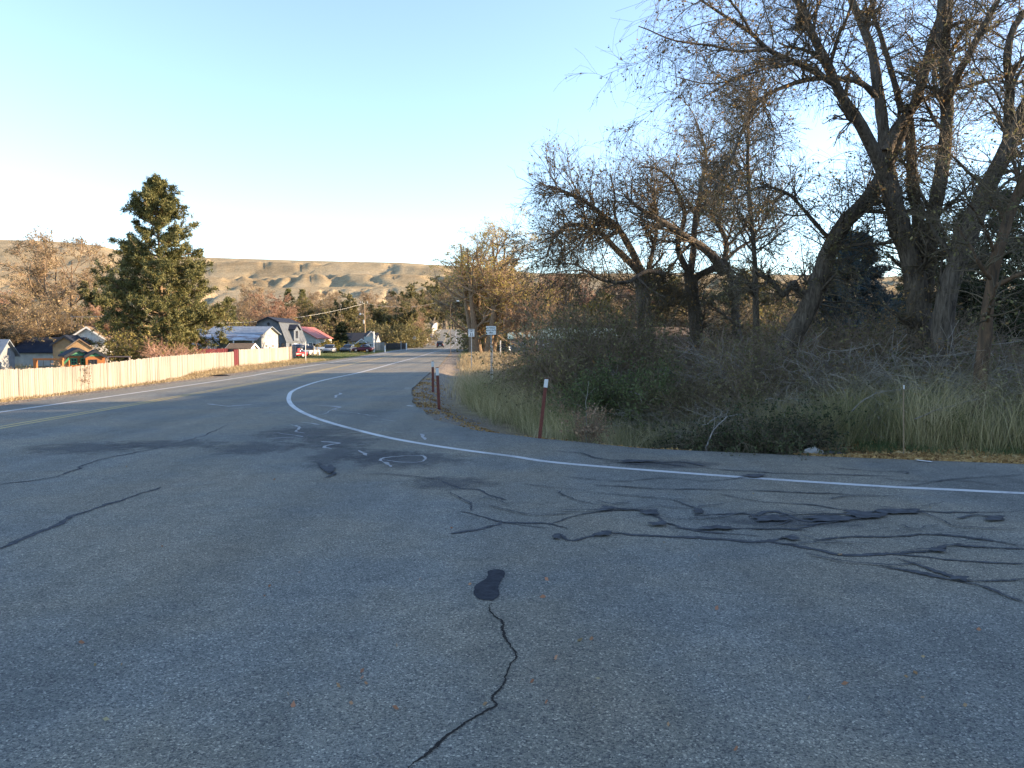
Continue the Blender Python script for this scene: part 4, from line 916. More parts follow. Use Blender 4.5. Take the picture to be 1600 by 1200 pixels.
# driftwood branch, fallen limbs, pale stone slab
def branch(label, px, D0, D1, r0, r1, seed, name='fallen_branch', m='driftwood', twigs=6):
    p = limb(px, D0, D1, 14); rs = np.random.RandomState(seed); vm = VM(); p = p + np.cumsum(rs.normal(0, .014, p.shape), 0); A = p[None]; RA = np.linspace(r0, r1, 14)[None]; vm.tub(A, RA, 7)
    P1, R1 = spawn(A, RA, twigs, rs, 6, (.15, .45), (25, 60), .15, -.1, .2, .55, .4); vm.tub(P1, R1, 5)
    o = vm.build(name, M[m], None, True); return setp(o, label, 'branch', 'fallen branches in the ditch')
branch('bleached forked branch arching out of the ditch, nearest the road', [(1102, 704), (1104, 690), (1112, 672), (1125, 655), (1140, 645), (1160, 644)], 16.0, 16.6, .020, .008, 1)
branch('thin bleached branch lying level above the forked one', [(1097, 662), (1115, 653), (1130, 648), (1145, 646)], 16.3, 16.7, .009, .005, 2)
branch('pale bough lying across the brush left of the thin stake', [(1330, 645), (1360, 622), (1400, 612), (1440, 608)], 17, 17.6, .011, .005, 5, twigs=12)
branch('pale bough right of the thin stake', [(1430, 655), (1470, 642), (1500, 634), (1530, 628)], 16.4, 17, .010, .005, 6, twigs=12)
branch('short pale branch in front of the fresh green bush', [(984, 612), (996, 618), (1004, 630)], 20, 20, .012, .006, 7, twigs=2)
branch('pale stick standing against the olive bush', [(917, 690), (916, 660), (918, 620), (919, 598)], 17.6, 17.8, .008, .004, 8, twigs=3)
mb = MB(); c = P(1275, 706); mb.prism([(-.30, -.02), (-.27, .10), (-.05, .125), (.2, .11), (.31, .05), (.29, -.03)], 'y', -.12, .13)
o = mb.build('stone_slab', M['concrete'], None, False, .012); o.location = (c[0], c[1] + .12, gz(c[0], c[1] + .2) + .06); o.rotation_euler = (R(14), R(-8), .35); o.scale = (.62, .8, .9); setp(o, 'pale broken concrete slab lying at the asphalt edge', 'slab')
mb = MB(); mb.prism([(-.28, -.02), (-.2, .07), (.02, .09), (.25, .06), (.32, -.03)], 'y', -.1, .1)
o = mb.build('asphalt_chunk', M['tar'], None, False, .015); c = P(1303, 706); o.location = (c[0], c[1] + .1, gz(c[0], c[1] + .2) + .02); o.rotation_euler = (0, 0, .1); setp(o, 'dark broken asphalt chunk right beside the pale slab', 'asphalt chunk')

# ------------------------------------------------------------------ grass (stuff)
def blades(name, pos, h, wd, rs, m, lean=.35, label=None):
    K = len(pos); a = rs.rand(K) * 6.283; sx = np.stack([np.cos(a), np.sin(a), 0 * a], 1) * (wd / 2)[:, None]
    l = rs.normal(0, lean, (K, 2)) * h[:, None]; z3 = np.zeros((K, 3))
    b = pos; m1 = pos + np.stack([l[:, 0] * .3, l[:, 1] * .3, h * .55], 1); tp = pos + np.stack([l[:, 0], l[:, 1], h * rs.uniform(.8, 1, K)], 1)
    V = np.stack([b - sx, b + sx, m1 + sx * .8, m1 - sx * .8, tp + sx * .12, tp - sx * .12], 1).reshape(-1, 3)
    i = np.arange(K)[:, None] * 6; Q = np.concatenate([i + [0, 1, 2, 3], i + [3, 2, 4, 5]])
    return setp(qmesh(name, V, Q, m), kind='stuff')
def field(n, xr, yr, keep, rs):
    x = rs.uniform(*xr, n); y = rs.uniform(*yr, n); k = keep(x, y) > rs.rand(n); x, y = x[k], y[k]; return np.stack([x, y, ground_z(x, y) - .03], 1)
dd = lambda x, y: np.minimum(x - edge_x(y), y - edge_y(x))
vis = lambda x, y, m=1.05: (np.abs(x) < .70 * y * m + 1)
rs = np.random.RandomState(77)
cl = lambda x, y, s=.8: sm(-.35, .25, fbm(x * s, y * s, 3))
p = field(480000, (-6, 24), (13.5, 34), lambda x, y: vis(x, y, 1.25) * sm(1.1, 2.4, dd(x, y) + fbm(x, y, 2) * .5 - .9 * (x < .5)) * (.25 + .75 * cl(x, y)) * np.where(x > 6.4, sm(1.9, 2.8, dd(x, y) + fbm(x * 1.5, y, 2) * .4), 1) * (1 - .93 * (x > 3.0) * (x < 6.3) * (y < 18.6)), rs)
hh = (.30 + .45 * rs.rand(len(p))) * (.7 + .5 * cl(p[:, 0] + 30, p[:, 1], .5)) * sm(.6, 3.4, dd(p[:, 0], p[:, 1]) + .7)
blades('grass', p, hh * (1 + .45 * sm(6.5, 8.5, p[:, 0])) * (.9 + .9 * rs.rand(len(p))) * (.75 + .5 * cl(p[:, 0] * 2, p[:, 1] * 2, .9)) + .10, rs.uniform(.004, .010, len(p)), rs, LV['grass_mix'], .5)
p = field(26000, (7.4, 16), (14, 20), lambda x, y: vis(x, y) * (dd(x, y) + fbm(x * 1.5, y, 2) * .4 > 1.7) * (dd(x, y) < 3.4) * cl(x, y, 1.3), rs)
blades('green_grass', p, .10 + .18 * rs.rand(len(p)), rs.uniform(.008, .016, len(p)), rs, LV['grass_green'], .5)
p = field(200000, (-12, 22), (30, 104), lambda x, y: vis(x, y) * sm(1.6, 3.2, dd(x, y) + fbm(x * .6, y * .6, 2) * .8) * np.clip(45 / y, .3, 1) * (.4 + .6 * cl(x, y, .3)), rs)
blades('dry_grass', p, (.35 + .45 * rs.rand(len(p))) * (.75 + .4 * cl(p[:, 0], p[:, 1], .25)), rs.uniform(.014, .035, len(p)) * np.clip(p[:, 1] / 45, 1, 2.2), rs, LV['grass_dry'], .3)
# left verge
dlf = lambda x, y: left_edge(y) - x
p = field(120000, (-40, -17), (26, 92), lambda x, y: vis(x, y) * sm(1.2, 2.6, dlf(x, y) + fbm(x, y, 2) * .5) * (1 - sm(9, 12, dlf(x, y))) * (.3 + .7 * cl(x, y, .5)), rs)
blades('dry_grass', p, (.07 + .16 * rs.rand(len(p))) * (1 + .9 * sm(50, 62, p[:, 1]) * (1 - sm(84, 92, p[:, 1]))), rs.uniform(.012, .03, len(p)), rs, LV['grass_dry'], .5)
p = field(90000, (-75, -20), (84, 190), lambda x, y: vis(x, y) * sm(.6, 1.5, dlf(x, y)) * np.clip(110 / y, .4, 1), rs)
blades('lawn_grass', p, .06 + .10 * rs.rand(len(p)), rs.uniform(.05, .10, len(p)), rs, LV['grass_green'], .5)
p = field(30000, (-60, -22), (30, 90), lambda x, y: vis(x, y) * (dlf(x, y) > 5.5) * cl(x, y, .4), rs)
blades('dry_grass', p, .15 + .35 * rs.rand(len(p)), rs.uniform(.02, .05, len(p)), rs, LV['grass_dry'], .4)
# leaf litter along the asphalt edge and a few leaves on the road
def flakes(name, p, size, m, rs, up=.03):
    K = len(p); dr = np.stack([rs.normal(0, 1, K), rs.normal(0, 1, K), rs.normal(0, .16, K)], 1); V, Q = cards(p + [0, 0, up], size, rs, 1.5, 1, dr); return setp(qmesh(name, V, Q, m), kind='stuff')
p = field(75000, (3.5, 19), (11, 20), lambda x, y: vis(x, y, 1.4) * (dd(x, y) > .02) * (1 - sm(1.9, 2.6, dd(x, y))) * (x > 6.0) * (.35 + .65 * cl(x, y, 2)), rs); flakes('fallen_leaves', p, .065, LV['litter'], rs, .05)
p = field(42000, (-7, 4), (16, 46), lambda x, y: vis(x, y) * (dd(x, y) > .05) * (1 - sm(.9, 1.9, dd(x, y))) * cl(x, y, 1.2) * .8, rs); flakes('fallen_leaves', p, .055, LV['litter'], rs, .045)
p = field(16000, (4, 20), (14, 30), lambda x, y: vis(x, y) * (dd(x, y) > 1.5) * .7, rs); flakes('fallen_leaves', p, .06, LV['litter'], rs, .06)
px = rs.uniform(0, 1600, 40); py = 640 + 560 * rs.rand(40) ** .75; q = np.array([P(a, b_) for a, b_ in zip(px, py)]); q = q[(q[:, 0] < edge_x(q[:, 1]) - .2)]
spec = np.array([P(a, b_) for a, b_ in [(848, 934), (868, 1030), (906, 1002), (924, 1000), (934, 1062), (618, 1108), (620, 1010), (758, 1102), (522, 984), (190, 1040), (166, 1126), (656, 906), (1320, 1070), (1508, 1104), (1264, 1092), (1044, 1134), (946, 910), (1120, 952), (433, 1088), (734, 914)]])
rl = flakes('fallen_leaves', np.concatenate([q, spec]), .036, LV['litter_red'], rs, .012)
# gravel and pebbles on the shoulders
def pebbles(name, p, s_, m, rs):
    K = len(p); u_ = np.array([[1, 0, 0], [0, 1, 0], [-1, 0, 0], [0, -1, 0], [0, 0, 1]], float); sz = rs.uniform(.4, 1.4, (K, 1, 3)) * s_ * np.array([1, 1, .7])
    a = rs.rand(K) * 6.28; V = u_[None] * sz; V = np.stack([V[..., 0] * np.cos(a)[:, None] - V[..., 1] * np.sin(a)[:, None], V[..., 0] * np.sin(a)[:, None] + V[..., 1] * np.cos(a)[:, None], V[..., 2]], -1) + p[:, None]
    i = np.arange(K)[:, None] * 5; Q = np.concatenate([i + [0, 1, 4, 4], i + [1, 2, 4, 4], i + [2, 3, 4, 4], i + [3, 0, 4, 4]])
    me = bpy.data.meshes.new(name); me.from_pydata(V.reshape(-1, 3).tolist(), [], Q[:, :3].tolist()); me.materials.append(m)
    o = bpy.data.objects.new(name, me); C.objects.link(o); return setp(o, kind='stuff')
gm = leaf_mat('gravel_stone', [(.08, .07, .06), (.18, .16, .14), (.32, .30, .27)], 0)
p = field(22000, (-14, 4), (16, 100), lambda x, y: vis(x, y) * (dd(x, y) > -.1) * (1 - sm(1.2, 2.6, dd(x, y))), rs); pebbles('gravel', p + [0, 0, .03], .028, gm, rs)
p = field(16000, (-24, -16), (24, 80), lambda x, y: vis(x, y) * (dlf(x, y) > -.1) * (1 - sm(1.0, 2.6, dlf(x, y))), rs); pebbles('gravel', p + [0, 0, .03], .03, gm, rs)
px = rs.uniform(0, 1600, 260); py = 700 + 500 * rs.rand(260) ** .7; q = np.array([P(a, b_) for a, b_ in zip(px, py)]); q = q[(q[:, 0] < edge_x(q[:, 1]) - .2)]; pebbles('road_grit', q + [0, 0, .002], .008, gm, rs)

# ------------------------------------------------------------------ board fences
def boards(name, px_top_bot, m, m_post, label, gap=.003, bw=.14, post_every=17, hfix=None, jit=.03, wob=.02):
    """px list of (u, v_base, v_top): boards run along the base line"""
    pts = []; 
    for u, vb, vt in px_top_bot: b = P(u, vb); pts.append((b[0], b[1], at(u, vt, b[1])[2]))
    pts = np.array(pts); L = np.concatenate([[0], np.cumsum(np.hypot(*np.diff(pts[:, :2], axis=0).T))]); rs = np.random.RandomState(int(abs(pts[0, 0]) * 10))
    root = thing(name, label, 'fence', (pts[0, 0], pts[0, 1], 0)); o0 = np.array([pts[0, 0], pts[0, 1], 0]); bd = VM(); pb = []
    n = int(L[-1] / (bw + gap)); s = np.arange(n) * (bw + gap); px_ = lambda q, k: np.interp(q, L, pts[:, k])
    V = []; Q = []
    for i in range(n):
        a = np.array([px_(s[i], 0), px_(s[i], 1)]); b = np.array([px_(s[i] + bw, 0), px_(s[i] + bw, 1)]); t = (b - a) / (np.linalg.norm(b - a) + 1e-9); nr = np.array([t[1], -t[0]]) if t[1] > 0 else np.array([-t[1], t[0]])
        zt = px_(s[i], 2) + rs.normal(0, jit * .5); off = rs.normal(0, wob * .4); z0 = gz(*a) + rs.uniform(-.05, .05); nr = np.array([t[1], -t[0]])
        c = [a + nr * off, b + nr * (off + rs.normal(0, .004)), b + nr * (off - .022), a + nr * (off - .022)]; k = len(V)
        V += [(*q, z0) for q in c] + [(*q, zt + rs.normal(0, .004)) for q in c]
        Q += [(k, k + 1, k + 5, k + 4), (k + 1, k + 2, k + 6, k + 5), (k + 2, k + 3, k + 7, k + 6), (k + 3, k, k + 4, k + 7), (k + 4, k + 5, k + 6, k + 7)]
        if i % post_every == 0:
            mbp = MB(); q = c[3] - nr * .05; h = zt + .04; mbp.box((q[0] - .05 - o0[0], q[1] - .05 - o0[1], -.3), (q[0] + .05 - o0[0], q[1] + .05 - o0[1], h)); mbp.build('post', m_post, root)
    qmesh('board_panel', np.array(V) - o0, Q, m, None, root)
    rl_ = MB()
    for fz in (.25, .8):
        for i in range(len(pts) - 1):
            a = pts[i] - o0; b = pts[i + 1] - o0; rl_.tube([(a[0] - .05, a[1], a[2] * fz), (b[0] - .05, b[1], b[2] * fz)], .03, 4)
    rl_.build('rail', m_post, root); return root
def board_mat(name, cols):
    m, t, b = new_mat(name); g_ = nd(t, 'ShaderNodeNewGeometry'); tc = nd(t, 'ShaderNodeTexCoord'); mp = nd(t, 'ShaderNodeMapping'); mp.inputs['Scale'].default_value = (7, 7, .8)
    t.links.new(tc.outputs['Object'], mp.inputs[0]); n = nd(t, 'ShaderNodeTexNoise', Scale=2.0, Detail=6.0, Roughness=.7); t.links.new(mp.outputs[0], n.inputs['Vector'])
    big_ = nd(t, 'ShaderNodeTexNoise', Scale=.35, Detail=2.0); t.links.new(tc.outputs['Object'], big_.inputs['Vector'])
    a = nd(t, 'ShaderNodeMath', operation='MULTIPLY_ADD'); a.inputs[1].default_value = .45; t.links.new(g_.outputs['Random Per Island'], a.inputs[0])
    h = nd(t, 'ShaderNodeMath', operation='MULTIPLY_ADD'); h.inputs[1].default_value = .5; t.links.new(n.outputs['Fac'], h.inputs[0]); h2 = nd(t, 'ShaderNodeMath', operation='MULTIPLY'); h2.inputs[1].default_value = .5
    t.links.new(big_.outputs['Fac'], h2.inputs[0]); t.links.new(h2.outputs[0], h.inputs[2]); t.links.new(h.outputs[0], a.inputs[2]); k = len(cols)
    r = ramp(t, [(.4 + .6 * i / (k - 1), c) for i, c in enumerate(cols)], a.outputs[0]); t.links.new(r.outputs[0], b.inputs['Base Color']); b.inputs['Roughness'].default_value = .9; b.inputs['Specular IOR Level'].default_value = .1
    return m
M['fence_tan'] = board_mat('weathered_tan_boards', [(.20, .178, .148), (.25, .226, .19), (.28, .256, .22), (.31, .288, .25)])
M['fence_pale'] = board_mat('pale_fence_boards', [(.24, .215, .18), (.30, .27, .23), (.36, .33, .29)])
M['fence_grey'] = board_mat('weathered_grey_boards', [(.12, .10, .09), (.24, .20, .17), (.34, .29, .24)])
M['fence_red'] = board_mat('dark_red_boards', [(.06, .015, .018), (.10, .025, .03), (.14, .04, .04)])
M['post_wood'] = mat('fence_post_wood', (.26, .19, .12), .9, 0, .2, 10)
boards('board_fence', [(-90, 640, 580), (-40, 624, 580), (0, 616, 578), (60, 609.5, 575.3), (120, 603, 572.5), (175, 597.5, 566), (250, 590, 557.5), (300, 581, 553.7), (330, 575.5, 551.8), (366, 570.5, 549.8)], M['fence_tan'], M['post_wood'], 'long weathered tan board fence along the highway at the left')
boards('fence_gate', [(366.5, 570.3, 546.5), (373.5, 569.3, 546)], M['fence_red'], M['fence_red'], 'narrow dark red board gate between the tan fence and the pale fence', bw=.2, wob=.005)
boards('board_fence', [(374, 569, 546), (400, 567.5, 545), (436, 565, 543.4), (452, 562, 542)], M['fence_pale'], M['post_wood'], 'pale cream board fence right of the narrow red gate', wob=.006, bw=.18)
boards('board_fence', [(452.5, 561.9, 542.5), (457, 559, 541), (463, 556.5, 540.5)], M['fence_grey'], M['post_wood'], 'short grey board fence turning away from the road behind the pale one')
def yard_fence(name, label, u0, u1, D, z1, m, mp, dD=0):
    a = at(u0, 530, D); b = at(u1, 530, D + dD); root = thing(name, label, 'fence', (a[0], a[1], 0)); L = math.hypot(b[0] - a[0], b[1] - a[1]); an = math.atan2(b[1] - a[1], b[0] - a[0]); V = []; Q = []; root.rotation_euler = (0, 0, an); rs = np.random.RandomState(int(u0)); bw = .15; n = int(L / bw)
    for i in range(n):
        x = i * bw; k = len(V); zz = z1 + rs.normal(0, .02); y = rs.normal(0, .006); V += [(x, y, -.2), (x + bw - .01, y, -.2), (x + bw - .01, y, zz), (x, y, zz), (x, y + .02, -.2), (x + bw - .01, y + .02, -.2), (x + bw - .01, y + .02, zz), (x, y + .02, zz)]
        Q += [(k, k + 1, k + 2, k + 3), (k + 5, k + 4, k + 7, k + 6), (k + 3, k + 2, k + 6, k + 7), (k, k + 3, k + 7, k + 4), (k + 1, k + 5, k + 6, k + 2)]
    qmesh('board_panel', V, Q, m, None, root)
    for i in range(0, n, 16): mb = MB(); x = i * bw; mb.box((x - .05, .024, -.3), (x + .05, .12, z1 + .08)); mb.build('post', mp, root)
    return root
yard_fence('board_fence', 'dark red yard fence behind the tan fence and the pinkish bush', 188, 372, 66, 1.35, M['fence_red'], M['fence_grey'], 20)
yard_fence('board_fence', 'short brown board fence right of the white roadside gable', 586, 602, 165, 1.7, M['fence_tan'], M['post_wood'])
yard_fence('board_fence', 'dark low fence between the short brown fence and the diamond sign', 603, 636, 175, 1.5, mat('dark_mesh_fence', (.045, .045, .045), .9), M['galv'])

# ------------------------------------------------------------------ buildings
def window(mb_parent, name, x0, x1, z0, z1, y, face, frame_m, mull=1, out=-1):
    """window part (frame) with a pane sub-part on wall plane y (face 'y') or x (face 'x'); out = outward sign"""
    f = MB(); fw = max(.05, (x1 - x0) * .09); e = .05 * out
    def bx(a0, a1, c0, c1, d0, d1):
        d0, d1 = sorted((d0, d1))
        if face == 'y': f.box((a0, d0, c0), (a1, d1, c1))
        else: f.box((d0, a0, c0), (d1, a1, c1))
    bx(x0, x1, z0, z0 + fw, y, y + e); bx(x0, x1, z1 - fw, z1, y, y + e); bx(x0, x0 + fw, z0 + fw, z1 - fw, y, y + e); bx(x1 - fw, x1, z0 + fw, z1 - fw, y, y + e)
    if mull: xm = (x0 + x1) / 2; bx(xm - fw * .35, xm + fw * .35, z0 + fw, z1 - fw, y, y + e * .8); zm = (z0 + z1) / 2; bx(x0 + fw, xm - fw * .35, zm - fw * .3, zm + fw * .3, y, y + e * .7); bx(xm + fw * .35, x1 - fw, zm - fw * .3, zm + fw * .3, y, y + e * .7)
    o = f.build(name, frame_m, mb_parent); g_ = MB(); yy = y + e * .3
    if face == 'y': g_.poly([(x0 + fw, yy, z0 + fw), (x1 - fw, yy, z0 + fw), (x1 - fw, yy, z1 - fw), (x0 + fw, yy, z1 - fw)])
    else: g_.poly([(yy, x0 + fw, z0 + fw), (yy, x1 - fw, z0 + fw), (yy, x1 - fw, z1 - fw), (yy, x0 + fw, z1 - fw)])
    g_.build('pane', M['glass'], o); return o
def gable_house(name, label, cat, loc, rz, Wx, Ly, Hw, Hr, wall, roof, trim=None, axis='y', over=.3, wins=(), doors=(), roofprof=None, gable_m=None, thick=.12, chim=None):
    """axis: ridge direction. Footprint centred on x, front wall at y=0. wins: (face, a0, a1, z0, z1[, framemat]) face in 'f','r','l'"""
    t = thing(name, label, cat, loc, rz); w_ = MB(); hw = Wx / 2
    if axis == 'y':
        prof = [(-hw, -.5), (hw, -.5), (hw, Hw)] + (list(reversed([( -x, z) for x, z in roofprof[:-1]])) if 0 else []) 
        rp = roofprof or [(-hw, Hw), (0, Hr), (hw, Hw)]
        w_.prism([(-hw, -.5)] + [(x, z - .02) for x, z in rp] + [(hw, -.5)], 'y', 0, Ly)
        ro = MB(); k = len(rp); pr = []
        a0 = np.array(rp[0]); a1 = np.array(rp[1]); d0 = (a0 - a1) / np.linalg.norm(a0 - a1) * over; z0 = np.array(rp[-1]); z1 = np.array(rp[-2]); d1 = (z0 - z1) / np.linalg.norm(z0 - z1) * over
        line = [tuple(a0 + d0)] + [tuple(q) for q in rp[1:-1]] + [tuple(z0 + d1)]
        for i in range(len(line) - 1):
            (xa, za), (xb, zb) = line[i], line[i + 1]; ro.prism([(xa, za + .01), (xb, zb + .01), (xb, zb + thick), (xa, za + thick)], 'y', -over, Ly + over)
    else:
        w_.prism([(0, -.5), (0, Hw - .02), (Ly / 2, Hr - .02), (Ly, Hw - .02), (Ly, -.5)], 'x', -hw, hw)
        ro = MB(); sl_ = (Hr - Hw) / (Ly / 2)
        ro.prism([(-over, Hw - over * sl_ + .01), (Ly / 2, Hr + .01), (Ly / 2, Hr + thick), (-over, Hw - over * sl_ + thick)], 'x', -hw - over, hw + over)
        ro.prism([(Ly / 2 + .002, Hr + .01), (Ly + over, Hw - over * sl_ + .01), (Ly + over, Hw - over * sl_ + thick), (Ly / 2 + .002, Hr + thick)], 'x', -hw - over, hw + over)
    w_.build('wall', wall, t); r_ = ro.build('roof', roof, t)
    if trim:
        tm = MB()
        if axis == 'y':
            for i in range(len(line) - 1):
                (xa, za), (xb, zb) = line[i], line[i + 1]; tm.prism([(xa, za - .10), (xb, zb - .10), (xb, zb + thick * .9), (xa, za + thick * .9)], 'y', -over - .035, -over - .004)
        else:
            for sx in (-1, 1):
                xx = sx * (hw + over + .005); x2 = xx + sx * .03; a, b = sorted((xx, x2))
                tm.prism([(-over, Hw - over * sl_ - .1), (Ly / 2, Hr - .1), (Ly / 2, Hr + thick), (-over, Hw - over * sl_ + thick)], 'x', a, b); tm.prism([(Ly / 2, Hr - .1), (Ly + over, Hw - over * sl_ - .1), (Ly + over, Hw - over * sl_ + thick), (Ly / 2, Hr + thick)], 'x', a, b)
        tm.build('fascia', trim, t)
    for wdw in wins:
        fc, a0, a1, z0, z1 = wdw[:5]; fm = wdw[5] if len(wdw) > 5 else M['trim_white']
        if fc == 'f': window(t, 'window', a0, a1, z0, z1, 0, 'y', fm)
        if fc == 'r': window(t, 'window', a0, a1, z0, z1, hw, 'x', fm, out=1)
        if fc == 'l': window(t, 'window', a0, a1, z0, z1, -hw, 'x', fm, out=-1)
    for fc, a0, a1, z1, dm in doors:
        d_ = MB(); 
        if fc == 'f': d_.box((a0, -.04, 0), (a1, -.002, z1))
        else: d_.box((hw + .002, a0, 0), (hw + .04, a1, z1))
        dd_ = d_.build('door', dm, t)
        h_ = MB()
        if fc == 'f': h_.box((a1 - .14, -.09, z1 * .46), (a1 - .08, -.042, z1 * .5))
        else: h_.box((hw + .042, a1 - .14, z1 * .46), (hw + .09, a1 - .08, z1 * .5))
        h_.build('handle', M['chrome'], dd_)
    if chim: c_ = MB(); x, y, z0, z1 = chim; c_.box((x - .25, y - .25, z0), (x + .25, y + .25, z1)); c_.build('chimney', M['brick'], r_)
    return t
def siding(name, c, sc_=9, var=.16, vertical=False, rough=.75, metal=0):
    m, t, b = new_mat(name); tc = nd(t, 'ShaderNodeTexCoord'); wv = nd(t, 'ShaderNodeTexWave', wave_type='BANDS', bands_direction='X' if vertical else 'Z', Scale=sc_, Distortion=.15)
    wv.inputs['Detail'].default_value = 1; t.links.new(tc.outputs['Object'], wv.inputs['Vector']); n = nd(t, 'ShaderNodeTexNoise', Scale=1.4, Detail=6.0, Roughness=.65); t.links.new(tc.outputs['Object'], n.inputs['Vector'])
    r = ramp(t, [(.3, tuple(q * (1 - var * 1.8) for q in c)), (.68, tuple(min(1, q * (1 + var)) for q in c))], n.outputs['Fac']); r2 = ramp(t, [(0, (.72, .72, .72)), (.25, (1, 1, 1))], wv.outputs['Color'])
    mx = nd(t, 'ShaderNodeMix', data_type='RGBA', blend_type='MULTIPLY'); mx.inputs[0].default_value = .7; t.links.new(r.outputs[0], mx.inputs[6]); t.links.new(r2.outputs[0], mx.inputs[7]); t.links.new(mx.outputs[2], b.inputs['Base Color'])
    b.inputs['Roughness'].default_value = rough; b.inputs['Metallic'].default_value = metal; b.inputs['Specular IOR Level'].default_value = .15; bp = nd(t, 'ShaderNodeBump', Strength=.5, Distance=.03); t.links.new(wv.outputs['Fac'], bp.inputs['Height']); t.links.new(bp.outputs[0], b.inputs['Normal']); return m
M['trim_white'] = mat('white_trim', (.72, .71, .68), .6, 0, .06, 4); M['trim_green'] = mat('green_trim', (.06, .26, .12), .6, 0, .1, 4); M['trim_dark'] = mat('dark_trim', (.02, .025, .035), .6)
M['brick'] = mat('red_brick', (.25, .10, .07), .9, 0, .25, 12)
M['cream_wall'] = siding('white_siding', (.42, .41, .38)); M['blue_wall'] = siding('pale_blue_grey_siding', (.15, .175, .21)); M['grey_wall'] = siding('grey_siding', (.30, .32, .34))
M['log_wall'] = siding('orange_brown_log_siding', (.40, .16, .06), 4); M['tan_wall'] = siding('tan_siding', (.40, .27, .15)); M['green_gable'] = siding('green_siding', (.12, .32, .19))
M['dark_roof'] = mat('dark_shingle_roof', (.035, .038, .045), .9, 0, .25, 6, .3); M['navy_roof'] = siding('dark_blue_metal_roof', (.022, .028, .045), 5, .12, True, .85)
M['tan_roof'] = mat('tan_shingle_roof', (.34, .28, .19), .9, 0, .2, 5, .3); M['brown_roof'] = mat('brown_shingle_roof', (.20, .14, .09), .9, 0, .25, 5, .3); M['red_roof'] = siding('red_metal_roof', (.42, .13, .10), 5, .12, True, .5)
M['steel_roof'] = siding('pale_steel_roof', (.22, .255, .30), 5, .15, True, .5, .2); M['green_roof'] = siding('weathered_green_metal_roof', (.26, .36, .32), 5, .2, True, .55, .1)
def rusty_roof():
    m, t, b = new_mat('rust_streaked_metal_roof'); tc = nd(t, 'ShaderNodeTexCoord'); mp = nd(t, 'ShaderNodeMapping'); mp.inputs['Scale'].default_value = (.5, 1.6, 1.6); t.links.new(tc.outputs['Object'], mp.inputs[0])
    n = nd(t, 'ShaderNodeTexNoise', Scale=1.1, Detail=7.0, Roughness=.7); t.links.new(mp.outputs[0], n.inputs['Vector']); r = ramp(t, [(.42, (.18, .11, .09)), (.52, (.42, .43, .45)), (.8, (.55, .57, .6))], n.outputs['Fac']); t.links.new(r.outputs[0], b.inputs['Base Color']); b.inputs['Roughness'].default_value = .6; return m
M['rusty_roof'] = rusty_roof()
def gl(u, D): p = at(u, 530, D); return (p[0], D, gz(p[0], D))
zat = lambda v, D: at(800, v, D)[2]

# gambrel house
D = 138; x0 = at(393, 530, D)[0]; x1 = at(447, 530, D)[0]; W_ = x1 - x0; zt = zat(494, D); ze = zat(524, D)
rp = [(-W_ / 2, ze - .7), (-W_ / 2 * .62, zat(502, D)), (0, zt), (W_ / 2 * .62, zat(502, D)), (W_ / 2, ze - .7)]
gh = gable_house('gambrel_house', 'blue grey gambrel roofed house with dark trim behind the pale fence', 'house', ((x0 + x1) / 2, D, -.3), 0, W_, 13, ze, zt, M['blue_wall'], siding('grey_gambrel_roof', (.10, .115, .135), 3), M['trim_dark'], 'y', .35,
    [('f', -W_ * .06, W_ * .14, 3.4, 4.5, M['trim_dark']), ('f', W_ * .22, W_ * .30, .9, 2.0, M['trim_dark']), ('f', W_ * .36, W_ * .46, .9, 2.0, M['trim_dark']), ('r', 2, 3.2, .7, 1.9, M['trim_dark']), ('r', 5, 6.4, .7, 1.9), ('r', 8, 9, .7, 1.9, M['trim_dark'])], roofprof=rp)
dk = MB(); zr = zat(502, D); dk.prism([(0, zt + .10), (W_ / 2 * .66, zr + .12), (W_ / 2 * .66, zr + .2), (0, zt + .2)], 'y', -.4, 13.4); dk.prism([(-W_ / 2 * .66, zr + .12), (-.01, zt + .10), (-.01, zt + .2), (-W_ / 2 * .66, zr + .2)], 'y', -.4, 13.4); dk.build('upper_roof', M['navy_roof'], gh)
dm = MB(); dm.prism([(4.2, 2.4), (7.8, 2.4), (7.8, 4.6), (6.0, 5.4), (4.2, 4.6)], 'x', W_ * .2, W_ * .5 + .25); do = dm.build('dormer', M['blue_wall'], gh)
dr = MB(); dr.prism([(3.9, 4.45), (6, 5.43), (6, 5.6), (3.9, 4.62)], 'x', W_ * .15, W_ * .5 + .55); dr.prism([(6.002, 5.43), (8.1, 4.45), (8.1, 4.62), (6.002, 5.6)], 'x', W_ * .15, W_ * .5 + .55); dr.build('dormer_roof', M['navy_roof'], do)
f_ = MB(); f_.box((W_ * .5 + .25, 5.3, 2.9), (W_ * .5 + .32, 6.7, 4.3)); f_.build('dormer_window', M['glass'], do)
v_ = MB(); v_.prism([(-.3, 5.55), (0, 5.2), (.3, 5.55), (0, 5.9)], 'y', -.06, -.003); v_.build('diamond_vent', M['trim_dark'], gh)
